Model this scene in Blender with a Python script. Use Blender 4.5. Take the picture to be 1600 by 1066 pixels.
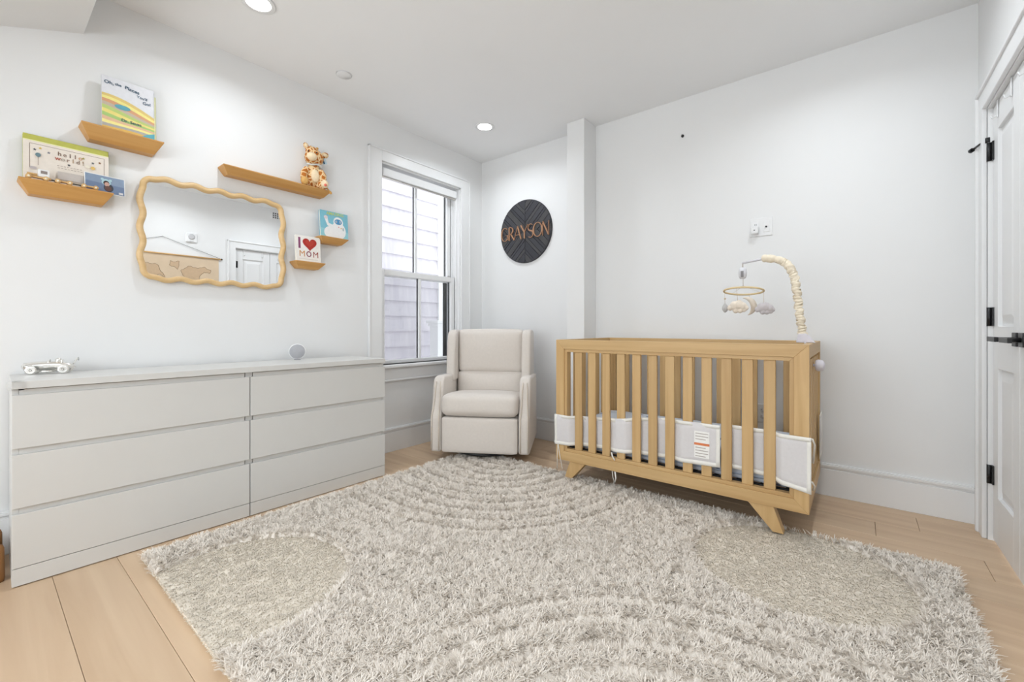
import bpy, bmesh, math, random
import numpy as np
from mathutils import Vector, Matrix
for o in list(bpy.data.objects): bpy.data.objects.remove(o)
random.seed(7)
S = bpy.context.scene
COL = S.collection
PI = math.pi
# ------------------------------------------------------------------ camera
YAW = math.atan2(538, 673)
cd = bpy.data.cameras.new('camera'); cam = bpy.data.objects.new('camera', cd); COL.objects.link(cam)
cd.sensor_width = 36; cd.lens = 673/1600*36; cd.shift_y = -21/1600; cd.clip_start = .03; cd.clip_end = 60
cam.location = (2.894, 0, .985); cam.rotation_euler = (PI/2, 0, YAW)
S.camera = cam
# ------------------------------------------------------------------ world / exposure
W = bpy.data.worlds.new('sky'); S.world = W; W.use_nodes = True
bg = W.node_tree.nodes['Background']
bg.inputs[0].default_value = (.92, .96, 1, 1); bg.inputs[1].default_value = 2.7
S.view_settings.view_transform = 'Standard'; S.view_settings.look = 'None'
S.view_settings.gamma = 1; S.view_settings.use_curve_mapping = False
S.view_settings.exposure = 0.0
LAMP_W = 4.7
LAMPS = [(.56, .89), (.55, 2.58), (2.78, 2.40), (2.80, 1.42), (.95, -.9), (2.81, -.9)]  # rear pair added unseen to even the light; fourth shifted to brighten right side

# large soft fill light added behind the camera to even out the walls
rl = bpy.data.lights.new('rear_fill_light', 'AREA'); rl.shape = 'RECTANGLE'; rl.size = 2.3; rl.size_y = 1.5; rl.energy = 32; rl.color = (.87, .94, 1)
rlo = bpy.data.objects.new('rear_fill_light', rl); COL.objects.link(rlo); rlo.location = (1.72, -1.69, 1.42); rlo.rotation_euler = (PI/2, 0, 0)

# ------------------------------------------------------------------ materials
MATS = {}
def nodes(name):
    m = bpy.data.materials.new(name); m.use_nodes = True
    nt = m.node_tree; b = nt.nodes['Principled BSDF']
    return m, nt, b
def pm(name, col, rough=.6, var=.03, scale=30, bump=0, bscale=None, metal=0, spec=.5, sheen=0, emit=0, coat=0):
    if name in MATS: return MATS[name]
    m, nt, b = nodes(name)
    tc = nt.nodes.new('ShaderNodeTexCoord'); n = nt.nodes.new('ShaderNodeTexNoise')
    n.inputs['Scale'].default_value = scale; n.inputs['Detail'].default_value = 3
    nt.links.new(tc.outputs['Object'], n.inputs['Vector'])
    r = nt.nodes.new('ShaderNodeValToRGB')
    c0 = [max(0, c*(1-var)) for c in col]; c1 = [min(1, c*(1+var)) for c in col]
    r.color_ramp.elements[0].position = .3; r.color_ramp.elements[1].position = .7
    r.color_ramp.elements[0].color = (*c0, 1); r.color_ramp.elements[1].color = (*c1, 1)
    nt.links.new(n.outputs['Fac'], r.inputs['Fac']); nt.links.new(r.outputs['Color'], b.inputs['Base Color'])
    b.inputs['Roughness'].default_value = rough; b.inputs['Metallic'].default_value = metal
    b.inputs['Specular IOR Level'].default_value = spec
    if sheen: b.inputs['Sheen Weight'].default_value = sheen
    if coat: b.inputs['Coat Weight'].default_value = coat
    if emit:
        b.inputs['Emission Color'].default_value = (*col, 1); b.inputs['Emission Strength'].default_value = emit
    if bump:
        n2 = nt.nodes.new('ShaderNodeTexNoise'); n2.inputs['Scale'].default_value = bscale or scale*8
        n2.inputs['Detail'].default_value = 4
        nt.links.new(tc.outputs['Object'], n2.inputs['Vector'])
        bp = nt.nodes.new('ShaderNodeBump'); bp.inputs['Strength'].default_value = bump; bp.inputs['Distance'].default_value = .004
        nt.links.new(n2.outputs['Fac'], bp.inputs['Height']); nt.links.new(bp.outputs['Normal'], b.inputs['Normal'])
    MATS[name] = m
    return m
def wood(name, c0, c1, axis, rough=.45, tone=.12, fine=1.0, bump=.08):
    if name in MATS: return MATS[name]
    m, nt, b = nodes(name)
    tc = nt.nodes.new('ShaderNodeTexCoord'); oi = nt.nodes.new('ShaderNodeObjectInfo')
    mp = nt.nodes.new('ShaderNodeMapping')
    s = [26*fine]*3; s['XYZ'.index(axis)] = 1.3*fine
    mp.inputs['Scale'].default_value = s
    mul = nt.nodes.new('ShaderNodeMath'); mul.operation = 'MULTIPLY'; mul.inputs[1].default_value = 37
    nt.links.new(oi.outputs['Random'], mul.inputs[0]); nt.links.new(mul.outputs[0], mp.inputs['Location'])
    nt.links.new(tc.outputs['Object'], mp.inputs['Vector'])
    n = nt.nodes.new('ShaderNodeTexNoise'); n.inputs['Scale'].default_value = 1; n.inputs['Detail'].default_value = 5
    n.inputs['Distortion'].default_value = .6
    nt.links.new(mp.outputs[0], n.inputs['Vector'])
    r = nt.nodes.new('ShaderNodeValToRGB'); r.color_ramp.elements[0].position = .3; r.color_ramp.elements[1].position = .72
    r.color_ramp.elements[0].color = (*c0, 1); r.color_ramp.elements[1].color = (*c1, 1)
    nt.links.new(n.outputs['Fac'], r.inputs['Fac'])
    hs = nt.nodes.new('ShaderNodeHueSaturation')
    mr = nt.nodes.new('ShaderNodeMapRange'); mr.inputs['To Min'].default_value = 1-tone; mr.inputs['To Max'].default_value = 1+tone*.5
    nt.links.new(oi.outputs['Random'], mr.inputs['Value']); nt.links.new(mr.outputs[0], hs.inputs['Value'])
    nt.links.new(r.outputs['Color'], hs.inputs['Color']); nt.links.new(hs.outputs[0], b.inputs['Base Color'])
    b.inputs['Roughness'].default_value = rough
    bp = nt.nodes.new('ShaderNodeBump'); bp.inputs['Strength'].default_value = bump; bp.inputs['Distance'].default_value = .002
    nt.links.new(n.outputs['Fac'], bp.inputs['Height']); nt.links.new(bp.outputs['Normal'], b.inputs['Normal'])
    MATS[name] = m
    return m
def srgb(r, g, b):
    f = lambda c: (c/255/12.92) if c/255 <= .04045 else ((c/255+.055)/1.055)**2.4
    return (f(r), f(g), f(b))

M_wall = pm('wall_paint', (.86, .86, .857), .55, .006, 3, .05, 220)
M_ceil = pm('ceiling_paint', (.925, .925, .925), .7, .006, 3, .04, 220)
M_trim = pm('trim_paint', (.87, .87, .87), .35, .006, 6)
M_plank = wood('oak_plank', srgb(203, 172, 140), srgb(222, 195, 164), 'X', .42, .07, .55, .05)
M_under = pm('underlay', srgb(120, 92, 66), .9)
M_dress = pm('white_foil', srgb(218, 217, 214), .38, .006, 10)
M_dressin = pm('white_foil_recess', srgb(228, 226, 222), .5, .006, 10)
M_dark = pm('black_metal', (.012, .012, .013), .38, .1, 40)
M_black = pm('black_plastic', (.02, .02, .02), .5, .1, 40)
CW0, CW1 = srgb(196, 158, 106), srgb(216, 182, 130)
M_cx, M_cy, M_cz = (wood('crib_wood_'+a, CW0, CW1, a.upper(), .45, .07) for a in 'xyz')
M_shelf = wood('shelf_wood', srgb(196, 142, 74), srgb(214, 164, 98), 'Y', .45, .05)
M_frame = wood('frame_wood', srgb(214, 178, 124), srgb(230, 198, 148), 'Y', .4, .02)
M_fab = pm('cream_fabric', srgb(226, 218, 210), .9, .02, 60, .25, 900, sheen=.2)
M_pipe = pm('cream_piping', srgb(224, 213, 200), .9, .02, 60)
M_liner = pm('mesh_liner', srgb(228, 224, 224), .9, .02, 80, .3, 1500)
M_hem = pm('liner_hem', srgb(246, 243, 236), .85, .01, 80)
M_white = pm('white_plastic', srgb(238, 238, 238), .35, .01, 40)
M_yarn = pm('shag_yarn', srgb(250, 243, 234), .95, .02, 22, spec=.1)
M_low = pm('low_pile_yarn', srgb(242, 233, 219), .95, .04, 90, .3, 300, spec=.1)
M_bed = pm('pile_bed_yarn', srgb(250, 243, 234), .95, .02, 22, .2, 300, spec=.1)
for _m in (M_yarn,):
    _t = _m.node_tree; _tr = _t.nodes.new('ShaderNodeBsdfTranslucent'); _mx = _t.nodes.new('ShaderNodeMixShader'); _mx.inputs[0].default_value = .22
    _pb = _t.nodes['Principled BSDF']; _t.links.new(_pb.inputs['Base Color'].links[0].from_socket, _tr.inputs[0])
    _t.links.new(_pb.outputs[0], _mx.inputs[1]); _t.links.new(_tr.outputs[0], _mx.inputs[2]); _t.links.new(_mx.outputs[0], _t.nodes['Material Output'].inputs[0])
M_back = pm('rug_backing', srgb(206, 192, 168), .95, .06, 60)
M_steel = pm('brushed_nickel', (.62, .6, .57), .3, .02, 40, metal=1)
M_flat = {}
def C(r, g, b, rough=.6):
    k = (r, g, b, rough)
    if k not in M_flat: M_flat[k] = pm('paint_%d_%d_%d_%d' % (r, g, b, int(rough*100)), srgb(r, g, b), rough, .03, 60)
    return M_flat[k]
# mirror
m, nt, b = nodes('mirror_glass'); b.inputs['Metallic'].default_value = 1; b.inputs['Roughness'].default_value = .004
b.inputs['Base Color'].default_value = (.96, .965, .965, 1)
n = nt.nodes.new('ShaderNodeTexNoise'); n.inputs['Scale'].default_value = 4
mr = nt.nodes.new('ShaderNodeMapRange'); mr.inputs['To Min'].default_value = .002; mr.inputs['To Max'].default_value = .006
nt.links.new(n.outputs['Fac'], mr.inputs['Value']); nt.links.new(mr.outputs[0], b.inputs['Roughness'])
M_mirror = m
# thin clear window glass
m, nt, b = nodes('window_glass'); nt.nodes.remove(b)
tr = nt.nodes.new('ShaderNodeBsdfTransparent'); gl = nt.nodes.new('ShaderNodeBsdfGlossy'); gl.inputs['Roughness'].default_value = .02
mx = nt.nodes.new('ShaderNodeMixShader'); mx.inputs[0].default_value = .05
tr.inputs[0].default_value = (.97, .98, .98, 1)
nt.links.new(tr.outputs[0], mx.inputs[1]); nt.links.new(gl.outputs[0], mx.inputs[2])
nt.links.new(mx.outputs[0], nt.nodes['Material Output'].inputs[0]); M_glass = m
# insect screen: fine dark weave
m, nt, b = nodes('insect_screen'); nt.nodes.remove(b)
tr = nt.nodes.new('ShaderNodeBsdfTransparent'); df = nt.nodes.new('ShaderNodeBsdfDiffuse'); df.inputs[0].default_value = (.1, .1, .115, 1)
mx = nt.nodes.new('ShaderNodeMixShader'); mx.inputs[0].default_value = .21
nt.links.new(tr.outputs[0], mx.inputs[1]); nt.links.new(df.outputs[0], mx.inputs[2])
nt.links.new(mx.outputs[0], nt.nodes['Material Output'].inputs[0]); M_screen = m
# clear plastic
m, nt, b = nodes('clear_plastic'); b.inputs['Base Color'].default_value = (.95, .95, .95, 1); b.inputs['Roughness'].default_value = .12
b.inputs['Transmission Weight'].default_value = 1; b.inputs['IOR'].default_value = 1.08; M_clear = m
# lamp lens
m, nt, b = nodes('lamp_lens'); b.inputs['Base Color'].default_value = (1, 1, 1, 1)
b.inputs['Emission Color'].default_value = (1, .985, .96, 1); b.inputs['Emission Strength'].default_value = 9; M_lens = m
# giraffe plush: voronoi patches
m, nt, b = nodes('giraffe_plush'); tc = nt.nodes.new('ShaderNodeTexCoord'); v = nt.nodes.new('ShaderNodeTexVoronoi')
v.feature = 'DISTANCE_TO_EDGE'; v.inputs['Scale'].default_value = 34
r = nt.nodes.new('ShaderNodeValToRGB'); r.color_ramp.elements[0].position = .08; r.color_ramp.elements[1].position = .16
r.color_ramp.elements[0].color = (*srgb(246, 214, 164), 1); r.color_ramp.elements[1].color = (*srgb(196, 116, 44), 1)
nt.links.new(tc.outputs['Object'], v.inputs['Vector']); nt.links.new(v.outputs['Distance'], r.inputs[0]); nt.links.new(r.outputs[0], b.inputs['Base Color'])
nz = nt.nodes.new('ShaderNodeTexNoise'); nz.inputs['Scale'].default_value = 500; bp = nt.nodes.new('ShaderNodeBump'); bp.inputs['Strength'].default_value = .6
bp.inputs['Distance'].default_value = .004
nt.links.new(tc.outputs['Object'], nz.inputs['Vector']); nt.links.new(nz.outputs['Fac'], bp.inputs['Height']); nt.links.new(bp.outputs[0], b.inputs['Normal'])
b.inputs['Roughness'].default_value = .95; M_gir = m
# crib sheet: pale blue grey with darker blotches
m, nt, b = nodes('crib_sheet'); tc = nt.nodes.new('ShaderNodeTexCoord'); v = nt.nodes.new('ShaderNodeTexVoronoi')
v.inputs['Scale'].default_value = 13; r = nt.nodes.new('ShaderNodeValToRGB'); r.color_ramp.elements[0].position = .16; r.color_ramp.elements[1].position = .24
r.color_ramp.elements[0].color = (*srgb(120, 128, 146), 1); r.color_ramp.elements[1].color = (*srgb(206, 213, 224), 1)
nt.links.new(tc.outputs['Object'], v.inputs['Vector']); nt.links.new(v.outputs['Distance'], r.inputs[0]); nt.links.new(r.outputs[0], b.inputs['Base Color'])
b.inputs['Roughness'].default_value = .9; M_sheet = m
# neighbour siding: faint vertical grain
M_siding = wood('siding_wood', srgb(196, 192, 200), srgb(216, 211, 216), 'Z', .8, .03, .6, .1)

# ------------------------------------------------------------------ mesh helpers
def rounded(bm, w, seg=2):
    if w: bmesh.ops.bevel(bm, geom=list(bm.edges), offset=w, segments=seg, affect='EDGES', clamp_overlap=True, profile=.5)
class MB:
    def __init__(s): s.bm = bmesh.new(); s.mats = []
    def _add(s, tmp, mat=None, M=None):
        if M is not None: bmesh.ops.transform(tmp, matrix=M, verts=tmp.verts)
        idx = 0
        if mat is not None:
            if mat not in s.mats: s.mats.append(mat)
            idx = s.mats.index(mat)
        vm = {v: s.bm.verts.new(v.co) for v in tmp.verts}
        for f in tmp.faces:
            try:
                nf = s.bm.faces.new([vm[v] for v in f.verts]); nf.material_index = idx; nf.smooth = f.smooth
            except ValueError: pass
        tmp.free(); return s
    def box(s, a, b, bev=0, seg=2, mat=None, M=None):
        t = bmesh.new(); bmesh.ops.create_cube(t, size=1)
        c = [(a[i]+b[i])/2 for i in range(3)]; d = [abs(b[i]-a[i]) for i in range(3)]
        for v in t.verts: v.co = Vector([c[i]+v.co[i]*d[i] for i in range(3)])
        rounded(t, bev, seg)
        return s._add(t, mat, M)
    def cushion(s, c, d, r, puff=(0, 0, 0), n=12, mat=None, M=None):
        t = bmesh.new(); bmesh.ops.create_cube(t, size=2)
        bmesh.ops.subdivide_edges(t, edges=list(t.edges), cuts=n, use_grid_fill=True)
        h = [x/2 for x in d]
        for v in t.verts:
            u = [math.copysign(abs(v.co[i])**.8, v.co[i]) for i in range(3)]
            p = Vector([u[i]*h[i] for i in range(3)])
            q = Vector([max(-(h[i]-r), min(h[i]-r, p[i])) for i in range(3)])
            e = p-q
            if e.length > 1e-9: p = q+e.normalized()*r
            for i in range(3):
                j, k = (i+1) % 3, (i+2) % 3
                p[i] += math.copysign(1, u[i])*(abs(u[i])**3)*puff[i]*(1-u[j]**2)*(1-u[k]**2)
            v.co = p+Vector(c)
        for f in t.faces: f.smooth = True
        return s._add(t, mat, M)
    def prism(s, pts, axis, a, b, bev=0, seg=2, mat=None, M=None, smooth=False):
        # pts 2D in the other two axes in cyclic order
        t = bmesh.new(); i = 'xyz'.index(axis); j, k = [q for q in range(3) if q != i]
        def mk(p, w):
            c = [0, 0, 0]; c[i] = w; c[j] = p[0]; c[k] = p[1]; return t.verts.new(c)
        A = [mk(p, a) for p in pts]; B = [mk(p, b) for p in pts]; n = len(pts)
        t.faces.new(A); t.faces.new(B[::-1])
        for q in range(n): t.faces.new((A[q], B[q], B[(q+1) % n], A[(q+1) % n]))
        bmesh.ops.recalc_face_normals(t, faces=t.faces)
        rounded(t, bev, seg)
        if smooth:
            for f in t.faces: f.smooth = True
        return s._add(t, mat, M)
    def tube(s, path, r, seg=10, closed=False, mat=None, M=None, cap=True, flat=1.0):
        t = bmesh.new(); P = [Vector(p) for p in path]; n = len(P)
        R = r if hasattr(r, '__len__') else [r]*n
        rings = []; ref = None
        for i in range(n):
            if closed: d = P[(i+1) % n]-P[i-1]
            else: d = P[min(i+1, n-1)]-P[max(i-1, 0)]
            d.normalize()
            if ref is None:
                ref = Vector((0, 0, 1)) if abs(d.z) < .9 else Vector((1, 0, 0))
            a = d.cross(ref).normalized(); bb = a.cross(d).normalized(); ref = bb
            rings.append([t.verts.new(P[i]+R[i]*(math.cos(2*PI*k/seg)*a+flat*math.sin(2*PI*k/seg)*bb)) for k in range(seg)])
        for i in range(n if closed else n-1):
            A, B = rings[i], rings[(i+1) % n]
            for k in range(seg):
                f = t.faces.new((A[k], A[(k+1) % seg], B[(k+1) % seg], B[k])); f.smooth = True
        if not closed and cap: t.faces.new(rings[0]); t.faces.new(rings[-1][::-1])
        bmesh.ops.recalc_face_normals(t, faces=t.faces)
        return s._add(t, mat, M)
    def lathe(s, prof, seg=32, mat=None, M=None, smooth=True):
        t = bmesh.new(); rings = []
        for (r, z) in prof:
            rings.append([t.verts.new((max(r, 1e-5)*math.cos(2*PI*k/seg), max(r, 1e-5)*math.sin(2*PI*k/seg), z)) for k in range(seg)])
        for A, B in zip(rings, rings[1:]):
            for k in range(seg):
                f = t.faces.new((A[k], A[(k+1) % seg], B[(k+1) % seg], B[k])); f.smooth = smooth
        t.faces.new(rings[0][::-1]); t.faces.new(rings[-1])
        bmesh.ops.remove_doubles(t, verts=t.verts, dist=2e-5)
        bmesh.ops.recalc_face_normals(t, faces=t.faces)
        return s._add(t, mat, M)
    def ball(s, c, r, sub=2, mat=None, M=None):
        t = bmesh.new(); bmesh.ops.create_icosphere(t, subdivisions=sub, radius=1)
        rr = r if hasattr(r, '__len__') else (r, r, r)
        for v in t.verts: v.co = Vector([c[i]+v.co[i]*rr[i] for i in range(3)])
        for f in t.faces: f.smooth = True
        return s._add(t, mat, M)
    def poly(s, pts3, mat=None, M=None):
        t = bmesh.new(); t.faces.new([t.verts.new(p) for p in pts3])
        return s._add(t, mat, M)
    def build(s, name, mat=None, parent=None, loc=None, rot=None, **props):
        me = bpy.data.meshes.new(name); s.bm.to_mesh(me); s.bm.free()
        for q in (s.mats or [mat]): me.materials.append(q)
        o = bpy.data.objects.new(name, me); COL.objects.link(o)
        if parent: o.parent = parent
        if loc: o.location = loc
        if rot: o.rotation_euler = rot
        for k, v in props.items(): o[k] = v
        return o
def thing(name, label, cat, loc=(0, 0, 0), rot=(0, 0, 0), group=None):
    o = bpy.data.objects.new(name, None); COL.objects.link(o); o.empty_display_size = .05
    o.location = loc; o.rotation_euler = rot; o['label'] = label; o['category'] = cat
    if group: o['group'] = group
    return o
def struct(name, label=None, loc=(0, 0, 0)):
    o = bpy.data.objects.new(name, None); COL.objects.link(o); o.location = loc; o['kind'] = 'structure'
    if label: o['label'] = label
    return o
def part(name, mesh, parent, loc=(0, 0, 0), rot=(0, 0, 0)):
    o = bpy.data.objects.new(name, mesh); COL.objects.link(o); o.parent = parent; o.location = loc; o.rotation_euler = rot
    return o
def text_faces(txt, size, bold=.018):
    cu = bpy.data.curves.new('t', 'FONT'); cu.body = txt; cu.size = size; cu.align_x = 'CENTER'; cu.align_y = 'CENTER'; cu.resolution_u = 3; cu.offset = size*bold
    o = bpy.data.objects.new('t', cu); COL.objects.link(o); bpy.context.view_layer.update()
    me = bpy.data.meshes.new_from_object(o.evaluated_get(bpy.context.evaluated_depsgraph_get()))
    V = [tuple(v.co) for v in me.vertices]; Fs = [list(p.vertices) for p in me.polygons]
    bpy.data.objects.remove(o); bpy.data.curves.remove(cu); bpy.data.meshes.remove(me)
    return V, Fs
def circle(cx, cy, rx, ry=None, n=24, a0=0, a1=2*PI):
    ry = ry or rx
    e = n if abs(a1-a0-2*PI) < 1e-6 else n+1
    return [(cx+rx*math.cos(a0+(a1-a0)*i/n), cy+ry*math.sin(a0+(a1-a0)*i/n)) for i in range(e)]
class Print:
    """flat print on a face: 2D (u,v) shapes stacked in hair-thin layers along +x of the thing"""
    def __init__(s, x0): s.mb = MB(); s.x = x0
    def poly(s, pts, mat, up=1):
        s.x += .00012*up; s.mb.poly([(s.x, u, v) for u, v in pts], mat)
    def text(s, txt, u, v, size, mat, rot=0, sx=1, bold=.016):
        s.x += .00012; V, Fs = text_faces(txt, size, bold); c, si = math.cos(rot), math.sin(rot)
        t = bmesh.new(); vs = [t.verts.new((s.x, u+(p[0]*c*sx-p[1]*si), v+(p[0]*si*sx+p[1]*c))) for p in V]
        for f in Fs:
            try: t.faces.new([vs[i] for i in f])
            except ValueError: pass
        s.mb._add(t, mat)
    def build(s, name, parent): return s.mb.build(name, None, parent)

# ================================================================== ROOM
XW, YB, YR, HC = 3.371, 3.14, -1.7, 2.609
# floor with individual planks running along x
fl = MB().box((-.02, YR-.02, -.05), (XW+.04, YB+.02, -.012)).build('floor', M_under, kind='structure')
fl['label'] = 'pale oak plank floor of the nursery'
rows = []
y = .195-.19*10
k = 0
while y < YB:
    a, b2 = max(y, YR), min(y+.19, YB)
    if b2 > a+.01:
        yc = y+.095
        if abs(yc-2.76) < .02: cuts = [1.15, 2.967]
        elif abs(yc-2.95) < .02: cuts = [.9, 3.134]
        elif abs(yc-2.57) < .02: cuts = [1.6, 3.315]
        else:
            c0 = random.uniform(.3, 1.9); cuts = [c0, c0+random.uniform(1.2, 1.6)]
            if .1 < yc < .6: cuts = [1.95+yc, 3.2]
        xs = [0]+[c for c in cuts if c < XW-.05]+[XW+.03]
        for x0, x1 in zip(xs, xs[1:]):
            MB().box((x0+.0006, a+.0006, -.014), (x1-.0006, b2-.0006, 0), .0009, 1).build('plank', M_plank, fl)
    y += .19
# walls
T = .2
WY0, WY1, WZ0, WZ1 = 1.983, 2.844, .69, 2.285
wl = MB()
wl.box((-T, YR-.1, 0), (0, WY0, HC)); wl.box((-T, WY1, 0), (0, YB+.1, HC))
wl.box((-T, WY0, 0), (0, WY1, WZ0)); wl.box((-T, WY0, WZ1), (0, WY1, HC))
wl.build('wall_left', M_wall, kind='structure')
MB().box((-T, YB, 0), (XW+T, YB+.12, HC)).build('wall_back', M_wall, kind='structure')
DY0, DYM, DY1, DZ = 2.11, 2.527, 2.945, 2.0
wr = MB()
wr.box((XW, YR-.1, 0), (XW+.12, DY0, HC)); wr.box((XW, DY1, 0), (XW+.12, YB, HC)); wr.box((XW, DY0, DZ), (XW+.12, DY1, HC))
wr.box((XW+.1, DY0, 0), (XW+.12, DY1, DZ))
wr.build('wall_right', M_wall, kind='structure')
wq = MB().box((-T, YR-.12, 0), (.57, YR, HC)).box((2.87, YR-.12, 0), (XW+T, YR, HC)).box((.57, YR-.12, 0), (2.87, YR, .67)).box((.57, YR-.12, 2.17), (2.87, YR, HC))
wq.build('wall_rear', M_wall, kind='structure')
w2 = struct('added_window', 'unseen window added behind the camera for the fill light')  # invented, never in view: frames the added rear fill light
MB().box((.57, YR-.1, .67), (2.87, YR-.095, 2.17)).build('pane', M_glass, w2)
for xx in (.57, 1.34, 2.08, 2.83): MB().box((xx, YR-.1, .67), (xx+.04, YR-.05, 2.17), .003).build('mullion', M_trim, w2)
for z_ in (.67, 2.13): MB().box((.57, YR-.1, z_), (2.87, YR-.05, z_+.04), .003).build('rail', M_trim, w2)
MB().box((-T, YR-.12, HC), (XW+T, YB+.12, HC+.08)).build('ceiling', M_ceil, kind='structure')
MB().box((1.095, 2.95, 0), (1.25, YB, HC), .002, 1).build('wall_pilaster', M_wall, kind='structure')
MB().prism([(.331, HC), (.331, 2.394), (YR, 2.394-.394*2.031), (YR, HC)], 'x', 0, .95).build('ceiling_soffit', M_wall, kind='structure')
# baseboards (board with stepped cap)
def bb(name, segs):
    mb = MB()
    for (x0, y0, x1, y1, nx, ny) in segs:
        for (h0, h1, th) in ((0, .155, .016), (.155, .168, .012), (.168, .182, .019), (.182, .188, .013)):
            a = (min(x0, x1, x0+nx*th, x1+nx*th), min(y0, y1, y0+ny*th, y1+ny*th), h0)
            c = (max(x0, x1, x0+nx*th, x1+nx*th), max(y0, y1, y0+ny*th, y1+ny*th), h1)
            mb.box(a, c, .0015, 1)
    mb.build(name, M_trim, kind='structure')
bb('baseboard_left', [(0, YR, 0, YB, 1, 0)])
bb('baseboard_back', [(.0, YB, 1.095, YB, 0, -1), (1.095, 2.95, 1.25, 2.95, 0, -1), (1.25, 2.935, 1.25, YB, 1, 0), (1.25, YB, XW, YB, 0, -1)])
bb('baseboard_right', [(XW, 3.035, XW, YB, -1, 0), (XW, YR, XW, 2.015, -1, 0)])
# ---- window
w = struct('window_1', 'white double-hung window with split panes above the sill')
def cas(y0, y1, z0, z1, name='casing'):
    MB().box((0, y0, z0), (.018, y1, z1), .002, 1).build(name, M_trim, w)
cas(1.868, WY0, WZ0-.02, 2.365); cas(WY1, 2.955, WZ0-.02, 2.365); cas(WY0, WY1, WZ1, 2.365)
for args in ((1.866, 1.878, .665, 2.375), (2.945, 2.957, .665, 2.375)):
    MB().box((0, args[0], args[2]), (.026, args[1], args[3]), .003).build('casing_bead', M_trim, w)
MB().box((0, 1.866, 2.363), (.026, 2.957, 2.375), .003).build('casing_bead', M_trim, w)
MB().box((-.10, WY0, .665), (.0, WY1, .69), .003).box((-.0, 1.84, .665), (.045, 2.975, .69), .006).build('sill', M_trim, w)
MB().box((0, 1.868, .575), (.016, 2.955, .665), .002).box((0, 1.868, .558), (.022, 2.955, .575), .004).build('apron', M_trim, w)
# jamb liners
MB().box((-T, WY0, .69), (-.0, WY0+.012, WZ1)).build('jamb', M_trim, w)
MB().box((-T, WY1-.012, .69), (-.0, WY1, WZ1)).build('jamb', M_trim, w)
MB().box((-T, WY0, WZ1-.012), (-.0, WY1, WZ1)).build('head_jamb', M_trim, w)
for x in (-.045, -.10, -.15):
    MB().box((x, WY1-.026, .69), (x+.014, WY1-.012, 2.273), .002).box((x, WY0+.012, .69), (x+.014, WY0+.026, 2.273), .002).build('stop', M_trim, w)
MB().box((-.06, WY0+.03, 2.185), (-.012, WY1-.03, 2.25), .006).build('shade_cassette', M_white, w)
MB().box((-.046, WY0+.03, 2.172), (-.026, WY1-.03, 2.185), .003).build('shade_rail', M_steel, w)
def sash(x0, x1, z0, z1, st, top, bot, nm):
    y0, y1 = WY0+.028, WY1-.028
    fr = MB()
    fr.box((x0, y0, z0), (x1, y0+st, z1), .003); fr.box((x0, y1-st, z0), (x1, y1, z1), .003)
    fr.box((x0, y0+st, z1-top), (x1, y1-st, z1), .003); fr.box((x0, y0+st, z0), (x1, y1-st, z0+bot), .003)
    s = fr.build(nm, M_trim, w)
    ym = (y0+y1)/2
    MB().box(((x0+x1)/2, ym-.011, z0+bot), (x1-.004, ym+.011, z1-top), .003).build('muntin', M_trim, s)
    MB().box((x0+.002, ym-.010, z0+bot), ((x0+x1)/2-.004, ym+.010, z1-top), .002).build('outer_muntin', M_dark, s)
    for a, c in ((y0+st, ym-.010), (ym+.010, y1-st)):
        MB().box(((x0+x1)/2-.003, a, z0+bot), ((x0+x1)/2, c, z1-top)).build('pane', M_glass, s)
    for a, c in ((y0+st, y0+st+.006), (y1-st-.006, y1-st)):
        MB().box((x0+.002, a, z0+bot), ((x0+x1)/2-.004, c, z1-top)).build('gasket', M_dark, s)
sash(-.148, -.102, 1.405, 2.265, .04, .05, .045, 'upper_sash')
sash(-.094, -.048, .692, 1.452, .04, .045, .03, 'lower_sash')
sc = MB()
for a, c in (((-.185, WY0+.012, .69), (-.17, WY0+.03, 1.45)), ((-.185, WY1-.05, .69), (-.17, WY1-.012, 1.45)), ((-.185, WY0+.03, .69), (-.17, WY1-.05, .705)), ((-.185, WY0+.03, 1.435), (-.17, WY1-.05, 1.45))):
    sc.box(a, c)
sf = sc.build('screen_frame', M_dark, w)
MB().box((-.1785, WY0+.03, .705), (-.177, WY1-.05, 1.435)).build('screen_mesh', M_screen, sf)
MB().box((-.10, WY1-.075, 1.452), (-.088, WY1-.045, 1.47), .003).build('sash_lock', M_steel, w)
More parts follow.
